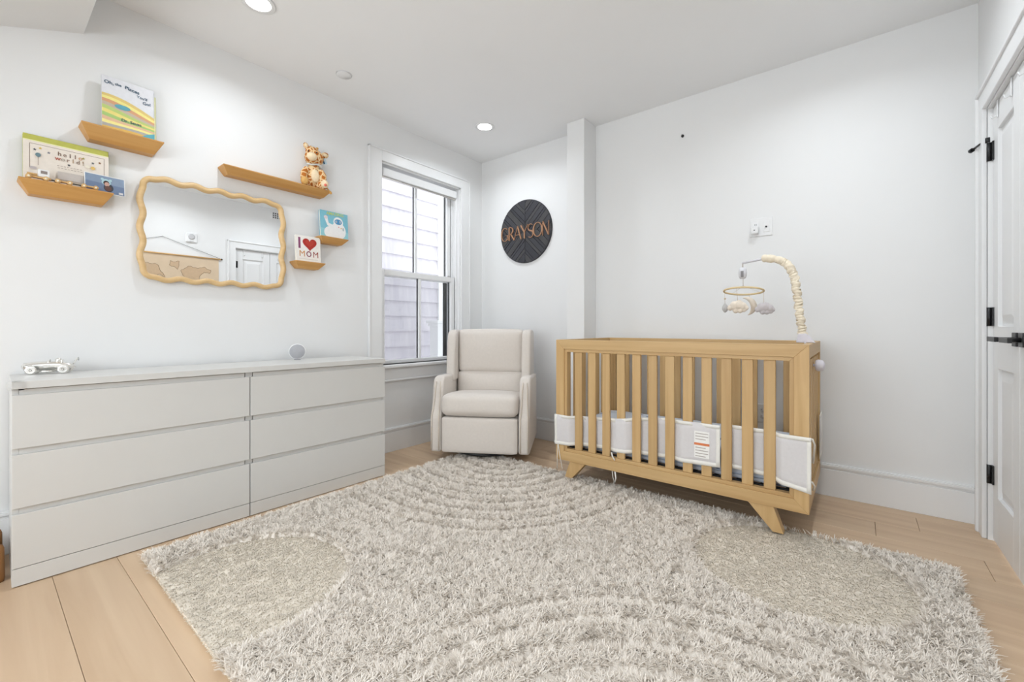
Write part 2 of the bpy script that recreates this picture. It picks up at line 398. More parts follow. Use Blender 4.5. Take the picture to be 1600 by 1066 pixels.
# ---- closet doors
def leaf(name, y0, y1, hinge_hi, lab):
    d = struct(name, lab)
    X = 3.388
    # stiles and rails round two recessed raised panels
    fr = MB(); z0, z1 = .008, DZ-.004
    st = .085
    rails = [(z0, .22), (.80, .99), (z1-.12, z1)]
    fr.box((X, y0+.002, z0), (X+.035, y0+st, z1), .002); fr.box((X, y1-st, z0), (X+.035, y1-.002, z1), .002)
    for a, c in rails: fr.box((X, y0+st, a), (X+.035, y1-st, c), .002)
    fr.build('leaf_frame', M_trim, d)
    for a, c in ((.22, .80), (.99, z1-.12)):
        MB().box((X+.014, y0+st, a), (X+.03, y1-st, c)).build('panel', M_trim, d)
        t = bmesh.new()
        o = [(y0+st+.012, a+.012), (y1-st-.012, a+.012), (y1-st-.012, c-.012), (y0+st+.012, c-.012)]
        i = [(y0+st+.05, a+.05), (y1-st-.05, a+.05), (y1-st-.05, c-.05), (y0+st+.05, c-.05)]
        O = [t.verts.new((X+.014, *p)) for p in o]; I = [t.verts.new((X+.004, *p)) for p in i]
        t.faces.new(I)
        for q in range(4): t.faces.new((O[q], O[(q+1) % 4], I[(q+1) % 4], I[q]))
        bmesh.ops.recalc_face_normals(t, faces=t.faces)
        MB()._add(t).build('raised_field', M_trim, d)
    hy = y1 if hinge_hi else y0
    sg = 1 if hinge_hi else -1
    for hz in (1.80, 1.035, .305):
        h = MB().tube([(X-.012, hy+.004*sg, hz-.043), (X-.012, hy+.004*sg, hz+.043)], .0085, 10)
        h.box((X-.006, hy-.024*sg, hz-.043), (X+.0, hy+.004*sg, hz+.043)).build('hinge', M_dark, d)
    # lever handle, pointing to the hinge side
    my = (y0 if hinge_hi else y1)
    ry = my+.045*sg
    hd = MB().box((X-.008, ry-.028, .91), (X, ry+.028, .965), .002).build('rose', M_dark, d)
    MB().tube([(X-.008, ry, .937), (X-.055, ry, .937)], .0095, 12).build('spindle', M_dark, hd)
    l0, l1 = sorted((ry-.012*sg, ry+.115*sg))
    MB().box((X-.062, l0, .927), (X-.05, l1, .947), .002).build('lever', M_dark, hd)
    for hy2 in (y0+.10, y1-.10):
        MB().box((X-.006, hy2-.006, z1-.075), (X-.002, hy2+.006, z1+.002), .001).box((X-.006, hy2-.006, z1-.0005), (X+.036, hy2+.006, z1+.002)).tube([(X-.006, hy2, z1-.07), (X-.02, hy2, z1-.075), (X-.024, hy2, z1-.06)], .003, 6).build('door_hook', M_white, d)
    return d
d1 = leaf('door_1', DYM, DY1, True, 'white panelled closet door leaf hinged beside the back wall')
# hinge-pin door stop on the top hinge
MB().tube([(3.372, 2.95, 1.845), (3.372, 2.95, 1.868)], .009, 10).tube([(3.372, 2.95, 1.86), (3.352, 2.985, 1.855), (3.335, 3.03, 1.848)], .0045, 8).tube([(3.335, 3.03, 1.848), (3.329, 3.043, 1.846)], .010, 10).build('hinge_pin_stop', M_dark, d1)
leaf('door_2', DY0, DYM, False, 'white panelled closet door leaf seen in the mirror')
tr = MB()
for a, c in (((XW-.018, DY1+.006, 0), (XW, 3.035, DZ+.01)), ((XW-.018, 2.015, 0), (XW, DY0-.006, DZ+.01)), ((XW-.018, 2.015, DZ+.008), (XW, 3.035, DZ+.09))): tr.box(a, c, .003)
for a, c in (((XW-.028, 3.022, 0), (XW, 3.04, DZ+.1)), ((XW-.028, 2.010, 0), (XW, 2.028, DZ+.1)), ((XW-.028, 2.010, DZ+.085), (XW, 3.04, DZ+.1))): tr.box(a, c, .004)
tr.box((XW, DY1+.0005, 0), (XW+.1, DY1+.006, DZ)).build('trim_1', M_trim, kind='structure')

# ---- recessed lights
for i, (x, y) in enumerate(LAMPS):
    labs = ['glowing recessed ceiling light above the toy shelves on the left', 'glowing recessed ceiling light near the corner above the armchair',
            'recessed ceiling light above the crib by the closet door', 'unseen recessed ceiling light placed to brighten the right side',
            'unseen ceiling light added at the rear left for even light', 'unseen ceiling light added at the rear right for even light']
    t = thing('recessed_light', labs[i], 'ceiling light', (x, y, HC), group='recessed ceiling lights')
    MB().lathe([(.058, 0), (.075, 0), (.077, -.004), (.072, -.007), (.056, -.004)], 40).build('trim_ring', M_white, t)
    MB().lathe([(0.0, -.004), (.057, -.004), (.057, -.002), (0, -.002)], 40).build('lens', M_lens, t)
    ld = bpy.data.lights.new('downlight', 'AREA'); ld.shape = 'DISK'; ld.size = .11; ld.energy = LAMP_W; ld.color = (.87, .94, 1); ld.spread = math.radians(152)
    lo = bpy.data.objects.new('downlight', ld); COL.objects.link(lo); lo.parent = t; lo.location = (0, 0, -.012)
t = thing('ceiling_cover_plate', 'flat round white cover plate on the ceiling', 'cover plate', (.325, 1.486, HC))
MB().lathe([(.044, 0), (.046, -.003), (.043, -.007), (0, -.008)], 40).build('disc', M_white, t)
MB().lathe([(.05, 0), (.05, -.002), (.047, -.002), (.047, 0)], 40).build('rim', M_white, t)

# ================================================================== OUTSIDE
nb = thing('neighbour_house', 'pale shingled side wall of the house next door outside the window', 'house', (-1.3, 0, 0))
MB().box((-.25, .6, -2.8), (-.03, 3.74, 5)).build('sheathing', M_siding, nb)
bm_ = MB().prism([(0, 0), (.028, 0), (.006, .19), (0, .19)], 'y', 0, 3.13, 0)
cl0 = bm_.build('clapboard', M_siding, nb, (-.03, .6, .582))
zz = []
k = 0
for k in range(-9, 18):
    z = .582+.18*k
    if k == 0: continue
    part('clapboard', cl0.data, nb, (-.03, .6, z))
MB().box((-.05, 3.73, -2.8), (.012, 3.83, 5)).build('corner_board', M_white, nb)
ps = thing('porch_post', 'white porch post with moulded cap outside the window', 'post', (-.95, 3.42, -2.8))
MB().box((-.07, -.07, 0), (.07, .07, 3.82), .004).build('shaft', M_white, ps)
MB().box((-.085, -.085, 3.80), (.085, .085, 3.835), .004).box((-.105, -.105, 3.835), (.105, .105, 3.87), .008).build('cap', M_white, ps)
MB().box((-1.45, -8, -2.9), (-.2, 12, -2.8)).build('ground_alley', pm('alley_concrete', (.55, .55, .55), .9, .1, 4), kind='structure')

# ================================================================== DRESSER
dr = thing('dresser', 'long low white six-drawer dresser under the wavy mirror', 'dresser', (.413, .09, 0), (0, 0, -math.radians(1.06)))
DW, DD, DH = 1.622, .398, .78   # local: y along, x=0 is front plane, -x to the wall
MB().box((-DD, 0, .752), (.006, DW, DH), .0015).build('top_panel', M_dress, dr)
for y0 in (0, DW-.018): MB().box((-DD, y0, .0), (-.0195, y0+.018, .752), .001).build('side_panel', M_dress, dr)
MB().box((-DD, .018, .01), (-DD+.008, DW-.018, .752)).build('back_panel', M_dressin, dr)
MB().box((-DD+.01, DW/2-.016, .0), (-.021, DW/2+.016, .752)).build('divider', M_dress, dr)
for s in (0, 1):
    y0, y1 = (.0005, DW/2-.002) if s == 0 else (DW/2+.002, DW-.0005)
    MB().box((-.018, y0, .004), (-.001, y1, .0695), .001).build('plinth', M_dress, dr)
    MB().box((-DD+.02, y0+.016, .05), (-.05, y1-.016, .06)).build('bottom_panel', M_dressin, dr)
    for j in range(3):
        z0 = .072+j*.2265; z1 = z0+.2025
        d = MB().box((-.018, y0, z0), (-.0, y1, z1), .0012).build('drawer', M_dress, dr)
        MB().box((-.035, y0+.018, z0+.02), (-.0195, y1-.018, z1+.0205)).build('drawer_box', M_dressin, d)
cg = MB().cushion((-.012, .012, .764), (.05, .05, .036), .012, n=6).build('corner_guard', M_clear, dr); cg['label'] = 'clear plastic corner guard'

# toy racing car
M_silver = pm('silver_plate', (.86, .85, .82), .16, .03, 40, metal=1)
tc_ = thing('toy_racing_car', 'silver toy racing car standing on the dresser end', 'toy car', (.085, .215, .78), (0, 0, math.radians(-18)))
def wheel(r=.019):
    mb = MB().lathe([(r*.62, -.006), (r*.9, -.007), (r, -.003), (r, .003), (r*.9, .007), (r*.62, .006)], 24, M=Matrix.Rotation(PI/2, 4, 'Y'))
    for k in range(6):
        a = k*PI/3; mb.tube([(0, 0, 0), (0, r*.75*math.cos(a), r*.75*math.sin(a))], .0014, 5)
    mb.lathe([(0, -.006), (.005, -.006), (.005, .006), (0, .006)], 12, M=Matrix.Rotation(PI/2, 4, 'Y'))
    return mb
wm = None
for sx in (-1, 1):
    for yy in (-.052, .048):
        if wm is None: o = wheel().build('wheel', M_silver, tc_, (.032*sx, yy, .0195)); wm = o.data
        else: part('wheel', wm, tc_, (.032*sx, yy, .0195))
bd = MB().tube([(0, y, z) for y, z in ((-.088, .032), (-.08, .033), (-.05, .035), (-.01, .036), (.03, .035), (.06, .032), (.082, .027))], [.006, .016, .019, .02, .018, .013, .003], 16)
bd.build('body', M_silver, tc_)
MB().tube([(-.04, -.052, .0195), (.04, -.052, .0195)], .003, 8).build('axle', M_silver, tc_)
MB().tube([(-.04, .048, .0195), (.04, .048, .0195)], .003, 8).build('axle', M_silver, tc_)
MB().tube([(.022, -.07, .04), (.026, -.03, .038), (.026, .03, .03), (.024, .06, .026)], .0035, 8).build('exhaust_pipe', M_silver, tc_)
MB().tube([(-.014, -.004, .052), (0, 0, .062), (.014, -.004, .052)], .002, 8).build('windscreen', M_silver, tc_)
MB().ball((0, .026, .058), (.011, .011, .012)).build('driver_head', M_silver, tc_)
MB().box((-.013, .036, .045), (.013, .042, .062), .003).build('headrest', M_silver, tc_)
MB().tube([(-.028, .085, .055), (0, .09, .068), (.028, .085, .055)], .0025, 8).tube([(0, .07, .035), (0, .09, .068)], .002, 6).build('tail_fin', M_silver, tc_)
for sx in (-1, 1): MB().ball((.028*sx, -.005, .012), (.008, .022, .006)).build('fuel_tank', M_silver, tc_)
# round grey disc
ds = thing('round_speaker', 'small round grey faced disc on white rim standing on the dresser', 'speaker', (.10, 1.295, .78), (0, 0, math.radians(-30)))
RY = Matrix.Rotation(PI/2, 4, 'Y')
MB().lathe([(.0, -.012), (.046, -.012), (.05, -.006), (.05, .004), (.046, .008), (0, .008)], 40, M=Matrix.Translation((0, 0, .052)) @ RY).build('rim', M_white, ds)
MB().lathe([(.0, .0), (.0455, .0), (.0435, .0025), (0, .003)], 40, M=Matrix.Translation((.0075, 0, .052)) @ RY).build('face', C(176, 176, 180), ds)
MB().box((-.02, -.018, 0), (.012, .018, .005), .002).build('foot', C(150, 150, 154), ds)

# ================================================================== SHELVES AND MIRROR
def ledge(y0, y1, zt, dep, h, lab, cut=.032):
    # top rectangle tapering to a smaller bottom, chamfered ends and front
    t = bmesh.new(); X0 = .001
    lip = .006
    def ring(z, ins, d): return [t.verts.new(p) for p in ((X0, y0+ins, z), (d, y0+ins, z), (d, y1-ins, z), (X0, y1-ins, z))]
    A = ring(zt, 0, dep); B = ring(zt-lip, 0, dep); D = ring(zt-h, cut, dep*.62)
    t.faces.new(A)
    for P, Q in ((A, B), (B, D)):
        for q in range(4): t.faces.new((P[q], P[(q+1) % 4], Q[(q+1) % 4], Q[q]))
    t.faces.new(D[::-1]); bmesh.ops.recalc_face_normals(t, faces=t.faces); rounded(t, .0012, 1)
    o = MB()._add(t).build('wall_shelf', M_shelf, label=lab, category='shelf', group='small wooden wall ledges')
    return o
ledge(.312, .618, 1.945, .095, .066, 'oak wall ledge under the rainbow striped book')
ledge(.120, .424, 1.634, .095, .060, 'oak wall ledge carrying the train and hello world book')
ledge(.885, 1.525, 1.916, .095, .046, 'longest oak wall ledge, the one the giraffe sits on')
ledge(1.455, 1.655, 1.605, .095, .042, 'short oak wall ledge under the blue yeti book')
ledge(1.290, 1.486, 1.418, .095, .044, 'short oak wall ledge under the red heart book')
# mirror
mi = thing('wall_mirror', 'rectangular wall mirror with wavy pale wood frame', 'mirror', (0, 0, 0))
MY0, MY1, MZ0, MZ1 = .540, 1.238, 1.243, 1.768
def wavy():
    pts = []; r = .045
    def side(p, q, nrm, nw):
        L = math.dist(p, q); n = int(L/.006)
        for i in range(n):
            f = i/n; env = min(1, f*nw*1.6, (1-f)*nw*1.6)
            am = .0068*math.cos(2*PI*nw*f+PI)
            pts.append((.022, p[0]+(q[0]-p[0])*f+nrm[0]*am, p[1]+(q[1]-p[1])*f+nrm[1]*am))
    def corner(cx, cz, a0):
        for i in range(8):
            a = a0+PI/2*i/8; pts.append((.022, cx+(r-.0068)*math.cos(a), cz+(r-.0068)*math.sin(a)))
    y0, y1, z0, z1 = MY0, MY1, MZ0, MZ1
    side((y0+r, z0), (y1-r, z0), (0, -1), 5); corner(y1-r, z0+r, -PI/2)
    side((y1, z0+r), (y1, z1-r), (1, 0), 3); corner(y1-r, z1-r, 0)
    side((y1-r, z1), (y0+r, z1), (0, 1), 5); corner(y0+r, z1-r, PI/2)
    side((y0, z1-r), (y0, z0+r), (-1, 0), 3); corner(y0+r, z0+r, PI)
    return pts
MB().tube(wavy(), .0145, 14, closed=True).build('frame', M_frame, mi)
outl = [(p[1], p[2]) for p in wavy()]
MB().prism(outl, 'x', .013, .017).build('mirror_glass', M_mirror, mi)
MB().prism(outl, 'x', .002, .0125).build('backing', C(120, 100, 80), mi)

# ================================================================== BOOKS
def book(name, lab, y0, z0, w_, h, t, x0, cover, lean=0, group=None):
    b = thing(name, lab, 'book', (x0, y0, z0), (0, -math.radians(lean), 0), group)
    MB().box((0, 0, 0), (.0022, w_, h), .0006, 1).box((t-.0022, 0, 0), (t, w_, h), .0006, 1).box((0, w_-.0025, 0), (t, w_, h), .0006, 1).build('cover', cover, b)
    MB().box((.0022, .003, .003), (t-.0022, w_-.0025, h-.003)).build('pages', C(240, 236, 224, .9), b)
    return b
NAVY = C(38, 78, 104)
b1 = book('picture_book', 'tall rainbow-swirl picture book titled Oh, the Places You\'ll Go!', .386, 1.9455, .198, .262, .016, .052, C(226, 226, 230), 3)
p = Print(.0161); w_, h = .198, .262
# generic rolling stripes (no cover art is copied)
cols = [(222, 196, 120), (240, 228, 140), (214, 160, 120), (196, 180, 160), (186, 204, 120), (236, 220, 130), (170, 200, 120), (226, 186, 150), (244, 232, 150), (180, 176, 170), (230, 190, 100)]
for i, c in enumerate(cols):
    z0 = .175-.0155*i
    top = [(w_*k/24, max(.001, z0-.055*(k/24)**1.5*(1-i/14)+.006*math.sin(k/24*PI*1.2+i*.5))) for k in range(25)]
    p.poly([(.0, .001)]+top+[(w_, .001)], C(*c))
p.poly([(w_*.7, .001), (w_, .001), (w_, .035), (w_*.85, .022)], C(96, 176, 190))
p.poly(circle(.075, .125, .03, .012, 24), C(96, 166, 182))
for txt, u, v, s_, rt in (('Oh,', .026, .231, .023, 0), ('the', .060, .233, .018, .03), ('Places', .112, .228, .023, -.14), ("You'll", .150, .203, .018, -.06), ('Go!', .168, .180, .021, .05)):
    p.text(txt, u, v, s_, NAVY, rt)
p.text('Dr. Seuss', .108, .062, .020, NAVY, 0)
p.build('cover_print', b1)
book('picture_book', 'pale yellow book standing behind the rainbow striped one', .398, 1.9455, .198, .240, .016, .030, C(238, 236, 190), 3)
# hello world
b2 = book('record_book', 'wide cream book titled hello world! with olive top band', .136, 1.6345, .278, .21, .022, .016, C(190, 190, 90), 2)
p = Print(.0221)
p.poly([(0, .0), (.278, 0), (.278, .182), (0, .182)], C(238, 228, 216))
p.poly([(0, .182), (.278, .182), (.278, .186), (0, .186)], C(236, 236, 170))
BR = C(128, 104, 92)
def line(p, u0, v0, u1, v1, wd, mat):
    d = math.hypot(u1-u0, v1-v0); nx, ny = -(v1-v0)/d*wd/2, (u1-u0)/d*wd/2
    p.poly([(u0+nx, v0+ny), (u0-nx, v0-ny), (u1-nx, v1-ny), (u1+nx, v1+ny)], mat)
line(p, .02, .17, .262, .17, .0016, BR); line(p, .02, .17, .02, .06, .0016, BR); line(p, .262, .17, .262, .06, .0016, BR)
def star(p, u, v, r, mat): p.poly([(u+(r if k % 2 == 0 else r*.45)*math.sin(k*PI/5), v+(r if k % 2 == 0 else r*.45)*math.cos(k*PI/5)) for k in range(10)], mat)
for u, v, c in ((.035, .145, (92, 92, 96)), (.052, .155, (226, 196, 96)), (.078, .142, (130, 130, 138)), (.190, .150, (170, 160, 80)), (.222, .137, (110, 110, 110)), (.246, .145, (150, 110, 80)), (.142, .104, (80, 80, 84))): star(p, u, v, .0065, C(*c))
for i, (ch, c) in enumerate(zip('hello', ((120, 96, 80), (150, 130, 116), (130, 106, 92), (130, 106, 92), (206, 160, 120)))): p.text(ch, .112+i*.017, .147, .026, C(*c))
for i, (ch, c) in enumerate(zip('world!', ((176, 90, 70), (190, 176, 160), (150, 130, 116), (176, 150, 120), (150, 130, 116), (176, 150, 120)))): p.text(ch, .106+i*.0165, .125, .026, C(*c))
for vv, u0, u1 in ((.092, .104, .182), (.082, .106, .180)):
    u = u0
    while u < u1: line(p, u, vv, u+.007, vv, .0025, C(176, 160, 148)); u += .0105
p.poly(circle(.045, .122, .0085, .0095), C(110, 136, 144)); line(p, .045, .113, .045, .075, .0014, BR)
p.poly(circle(.205, .115, .009, .007), C(240, 232, 214)); p.poly(circle(.222, .112, .008, .008), C(226, 190, 110))
p.poly([(.105, .03), (.19, .03), (.19, .066), (.105, .066)], C(206, 198, 192)); p.poly([(.02, .055), (.04, .055), (.04, .066), (.02, .066)], C(196, 186, 186))
p.build('cover_print', b2)
# photograph print
ph = thing('photo_print', 'small blue photo print of a baby in a bear-eared hood', 'photo', (.058, .327, 1.6345), (0, math.radians(-6), math.radians(4)))
MB().box((0, 0, 0), (.0016, .146, .088)).build('card', C(240, 240, 240), ph)
p = Print(.0017)
p.poly([(.003, .003), (.143, .003), (.143, .085), (.003, .085)], C(134, 152, 176)); p.poly([(.003, .003), (.143, .003), (.143, .045), (.003, .05)], C(112, 130, 160))
p.poly(circle(.085, .03, .018, .02), C(60, 64, 74)); 
p.poly(circle(.077, .056, .017, .016), C(176, 208, 216)); p.poly(circle(.063, .069, .006), C(176, 208, 216)); p.poly(circle(.092, .068, .006), C(176, 208, 216))
p.poly(circle(.077, .051, .011, .013), C(60, 44, 40)); p.poly(circle(.079, .046, .009, .011), C(200, 160, 146)); p.poly(circle(.083, .026, .012, .013), C(104, 70, 60))
p.poly([(.122, .006), (.138, .006), (.138, .016), (.122, .016)], C(216, 216, 220))
p.build('photo_image', ph)
# toy train on the front of the ledge
M_tw = wood('toy_wood', srgb(206, 160, 100), srgb(228, 190, 134), 'Y', .5, .02)
tt = thing('toy_train', 'tiny wooden toy train with white cab on the ledge', 'toy train', (.079, .15, 1.6345))
wm = None
for i, yy in enumerate((.0, .052, .088, .126, .172, .212)):
    wl_ = part('wheel', wm, tt, (.0105, yy+.0, .010)) if wm else None
    if wm is None:
        wl_ = MB().lathe([(0, -.003), (.0095, -.003), (.0095, .003), (.0035, .0045), (0, .0045)], 20, M=RY).build('wheel', M_tw, tt, (.0105, yy, .010)); wm = wl_.data
    MB().lathe([(0, .0045), (.0042, .0045), (.003, .006), (0, .006)], 12, M=RY).build('hub_cap', C(246, 238, 214), wl_)
    part('wheel', wm, tt, (-.0105, yy, .010), (0, 0, PI))
MB().box((-.008, -.008, .008), (.0075, .068, .016), .002).build('engine_base', M_tw, tt)
MB().box((-.008, .028, .016), (.0075, .064, .05), .004).build('cab', C(240, 240, 240), tt)
MB().box((.0074, .036, .03), (.0082, .056, .043)).build('cab_window', C(140, 130, 126), tt)
MB().tube([(0, -.004, .022), (0, .026, .022)], .0065, 12).build('boiler', M_tw, tt)
for a, c in ((.080, .134), (.164, .220)): MB().box((-.008, a, .008), (.0075, c, .016), .002).build('wagon', M_tw, tt)
for a, c in ((.066, .082), (.132, .166)): MB().box((-.003, a, .009), (.003, c, .013)).build('coupling', M_black, tt)
# I love mom
b3 = book('board_book', 'white board book reading I love MOM with red heart', 1.305, 1.4185, .166, .172, .016, .048, C(242, 238, 232), 4)
p = Print(.0161)
def heart(u, v, s):
    return [(u+s*16*math.sin(t)**3/17, v+s*(13*math.cos(t)-5*math.cos(2*t)-2*math.cos(3*t)-math.cos(4*t))/17) for t in [2*PI*k/40 for k in range(40)]]
p.poly([(.017, .085), (.031, .085), (.031, .158), (.017, .158)], C(140, 70, 110)); p.poly(heart(.092, .12, .05), C(178, 46, 34))
p.poly(heart(.092, .125, .03), C(190, 62, 44))
p.text('M', .040, .050, .056, C(206, 136, 60), 0, .95, 0); p.text('O', .084, .050, .052, C(140, 60, 80), 0, .85); p.text('M', .130, .050, .056, C(156, 58, 44), 0, .95, 0)
u = .02
while u < .14: line(p, u, .017, u+.006, .017, .0022, C(190, 180, 176)); u += .009
p.build('cover_print', b3)
# yeti book
b4 = book('board_book', 'blue board book with a white furry figure on cover', 1.468, 1.6055, .203, .182, .018, .046, C(110, 176, 200), 4)
p = Print(.0181)
p.poly([(0, 0), (.203, 0), (.203, .182), (0, .182)], C(126, 190, 208)); p.poly([(0, 0), (.203, 0), (.203, .05), (0, .06)], C(150, 204, 214))
WHT = C(240, 240, 240)
p.poly(circle(.10, .035, .075, .05, 30), WHT); p.poly(circle(.13, .055, .055, .06, 30), WHT); p.poly(circle(.13, .115, .036, .036, 30), WHT)
p.poly([(.03, .13), (.052, .135), (.06, .1), (.10, .088), (.10, .07), (.05, .08)], WHT); p.poly(circle(.04, .137, .014, .012), C(226, 214, 216))
p.poly(circle(.13, .117, .027, .019, 24), C(70, 140, 186))
for s in (-1, 1): p.poly(circle(.13+s*.014, .117, .0055, .008, 16), WHT); p.poly(circle(.13+s*.013, .116, .0028, .005, 12), C(30, 40, 60))
p.text('AMAZING', .108, .167, .028, C(206, 220, 120), .03, 1.0)
p.poly(circle(.132, .082, .004), C(226, 140, 130)); p.poly(circle(.15, .075, .0045), C(236, 190, 120)); p.poly(circle(.165, .07, .005, .012, 14), C(170, 186, 190))
p.build('cover_print', b4)

# ================================================================== PLUSH GIRAFFE
gi = thing('plush_giraffe', 'spotted orange plush giraffe slumped on the long ledge', 'stuffed toy', (.045, 1.425, 1.9165), (0, 0, math.radians(-12)))
g = MB()
# local: x outward, y along shelf, z up
g.ball((0, 0, .075), (.042, .05, .075)); g.ball((0, .004, .135), (.034, .036, .04)); g.ball((.004, .006, .208), (.054, .062, .058)); g.ball((.012, -.008, .242), (.038, .044, .036))
g.tube([(.015, -.04, .125), (.025, -.062, .09), (.032, -.066, .05)], [.02, .022, .022], 12); g.tube([(.015, .042, .125), (.03, .056, .09), (.035, .052, .05)], [.02, .022, .022], 12)
g.tube([(.01, -.03, .03), (.03, -.055, .026), (.048, -.064, .024)], [.028, .027, .024], 12); g.tube([(.01, .035, .03), (.03, .056, .026), (.05, .058, .022)], [.028, .028, .026], 12)
go = g.build('body', M_gir, gi)
md = go.modifiers.new('r', 'REMESH'); md.mode = 'VOXEL'; md.voxel_size = .0045; md.use_smooth_shade = True
md = go.modifiers.new('s', 'SMOOTH'); md.iterations = 6; md.factor = .5
CRM = pm('cream_plush', srgb(248, 226, 190), .95, .05, 80, .5, 700); ORG = pm('tan_plush', srgb(226, 176, 104), .95, .05, 80, .5, 700)
MB().ball((.056, -.022, .195), (.024, .032, .028), 3).build('muzzle', CRM, gi)
MB().ball((.036, .004, .078), (.014, .026, .045), 3).build('belly_patch', CRM, gi)
for s, e in ((-1, (.012, -.046, .272)), (1, (.004, .074, .242))):
    M_ = Matrix.Translation(e) @ Matrix.Rotation(.45 if s < 0 else .35, 4, 'X')
    ea = MB().ball((0, 0, 0), (.010, .017 if s < 0 else .026, .024 if s < 0 else .02), 2, M=M_).build('ear', M_gir, gi)
    MB().ball((.006, 0, 0), (.006, .010 if s < 0 else .016, .015 if s < 0 else .011), 2, M=M_).build('ear_lining', CRM, ea)
for yy in (-.012, .02): MB().tube([(.0, yy, .245), (.0, yy*1.3, .275)], .006, 8).ball((0, yy*1.3, .277), .009).build('horn', ORG, gi)
for yy in (-.042, .008): MB().ball((.052, yy, .228), .005).build('eye', M_black, gi)
for yy, xx in ((-.066, .056), (.057, .062)):
    f = MB().ball((xx, yy, .028), (.02, .024, .027), 3).build('foot', ORG if yy < 0 else CRM, gi)
    if yy > 0: MB().ball((xx+.016, yy, .018), (.007, .010, .010), 2).build('paw_heart', C(236, 120, 100), f)
MB().tube([(.036*math.cos(a), .006+.04*math.sin(a), .155+.004*math.sin(3*a)) for a in [2*PI*k/24 for k in range(24)]], .009, 8, closed=True, flat=.6).build('ribbon_collar', C(236, 240, 240), gi)
MB().box((.0, .068, .165), (.003, .094, .215), .001, M=Matrix.Rotation(.35, 4, 'X') @ Matrix.Translation((.0, .055, -.02))).build('tag', C(190, 214, 226), gi)
MB().box((.003, .070, .168), (.004, .080, .212), M=Matrix.Rotation(.35, 4, 'X') @ Matrix.Translation((.0, .055, -.02))).build('tag_stripe', C(50, 96, 130), gi)
MB().tube([(-.01, .05, .02), (.02, .085, .015), (.035, .10, -.01)], [.006, .005, .004], 8).ball((.038, .102, -.016), (.008, .009, .01)).build('tail', ORG, gi)

# ================================================================== NAME SIGN
SR = .287
sg = thing('name_sign', 'round black chevron wood sign reading GRAYSON', 'sign', (.548, YB, 1.858))
RXm = Matrix.Rotation(PI/2, 4, 'X')
MB().lathe([(0, 0), (SR, 0), (SR, .012), (0, .012)], 72, M=RXm, smooth=False).build('backing', pm('sign_black', srgb(40, 40, 44), .6, .1, 20), sg)
M_sl = [pm('sign_slat_%d' % i, srgb(*c), .55, .12, 18) for i, c in enumerate(((58, 58, 63), (66, 65, 66), (52, 52, 58)))]
def clip(poly, a, bq, c):   # keep a*x+b*y<=c
    out = []
    for i in range(len(poly)):
        P, Q = poly[i], poly[(i+1) % len(poly)]; dp = a*P[0]+bq*P[1]-c; dq = a*Q[0]+bq*Q[1]-c
        if dp <= 0: out.append(P)
        if dp*dq < 0:
            t = dp/(dp-dq); out.append((P[0]+(Q[0]-P[0])*t, P[1]+(Q[1]-P[1])*t))
    return out
disc = circle(0, 0, SR-.002, n=72)
wd = [.052, .026, .044, .030, .058, .024, .046]
for qx in (-1, 1):
    for qz in (-1, 1):
        quad = clip(clip(disc, -qx, 0, -.0015), 0, -qz, -.0008)
        # strips at 45 degrees: coordinate s = |z|-|x|
        s0, i = -.30, (0 if qx < 0 else 2)
        while s0 < .30:
            s1 = s0+wd[i % 7]
            r2 = math.sqrt(.5)
            pl = clip(clip(quad, -qx*r2, qz*r2, (s1-.002)), qx*r2, -qz*r2, -(s0+.002))
            if len(pl) > 2:
                ar = abs(sum(pl[k][0]*pl[(k+1) % len(pl)][1]-pl[(k+1) % len(pl)][0]*pl[k][1] for k in range(len(pl))))/2
                if ar > 1e-4: MB().prism(pl, 'y', -.012, -.017-.001*(i % 2)).build('slat', M_sl[i % 3], sg)
            s0 = s1; i += 1
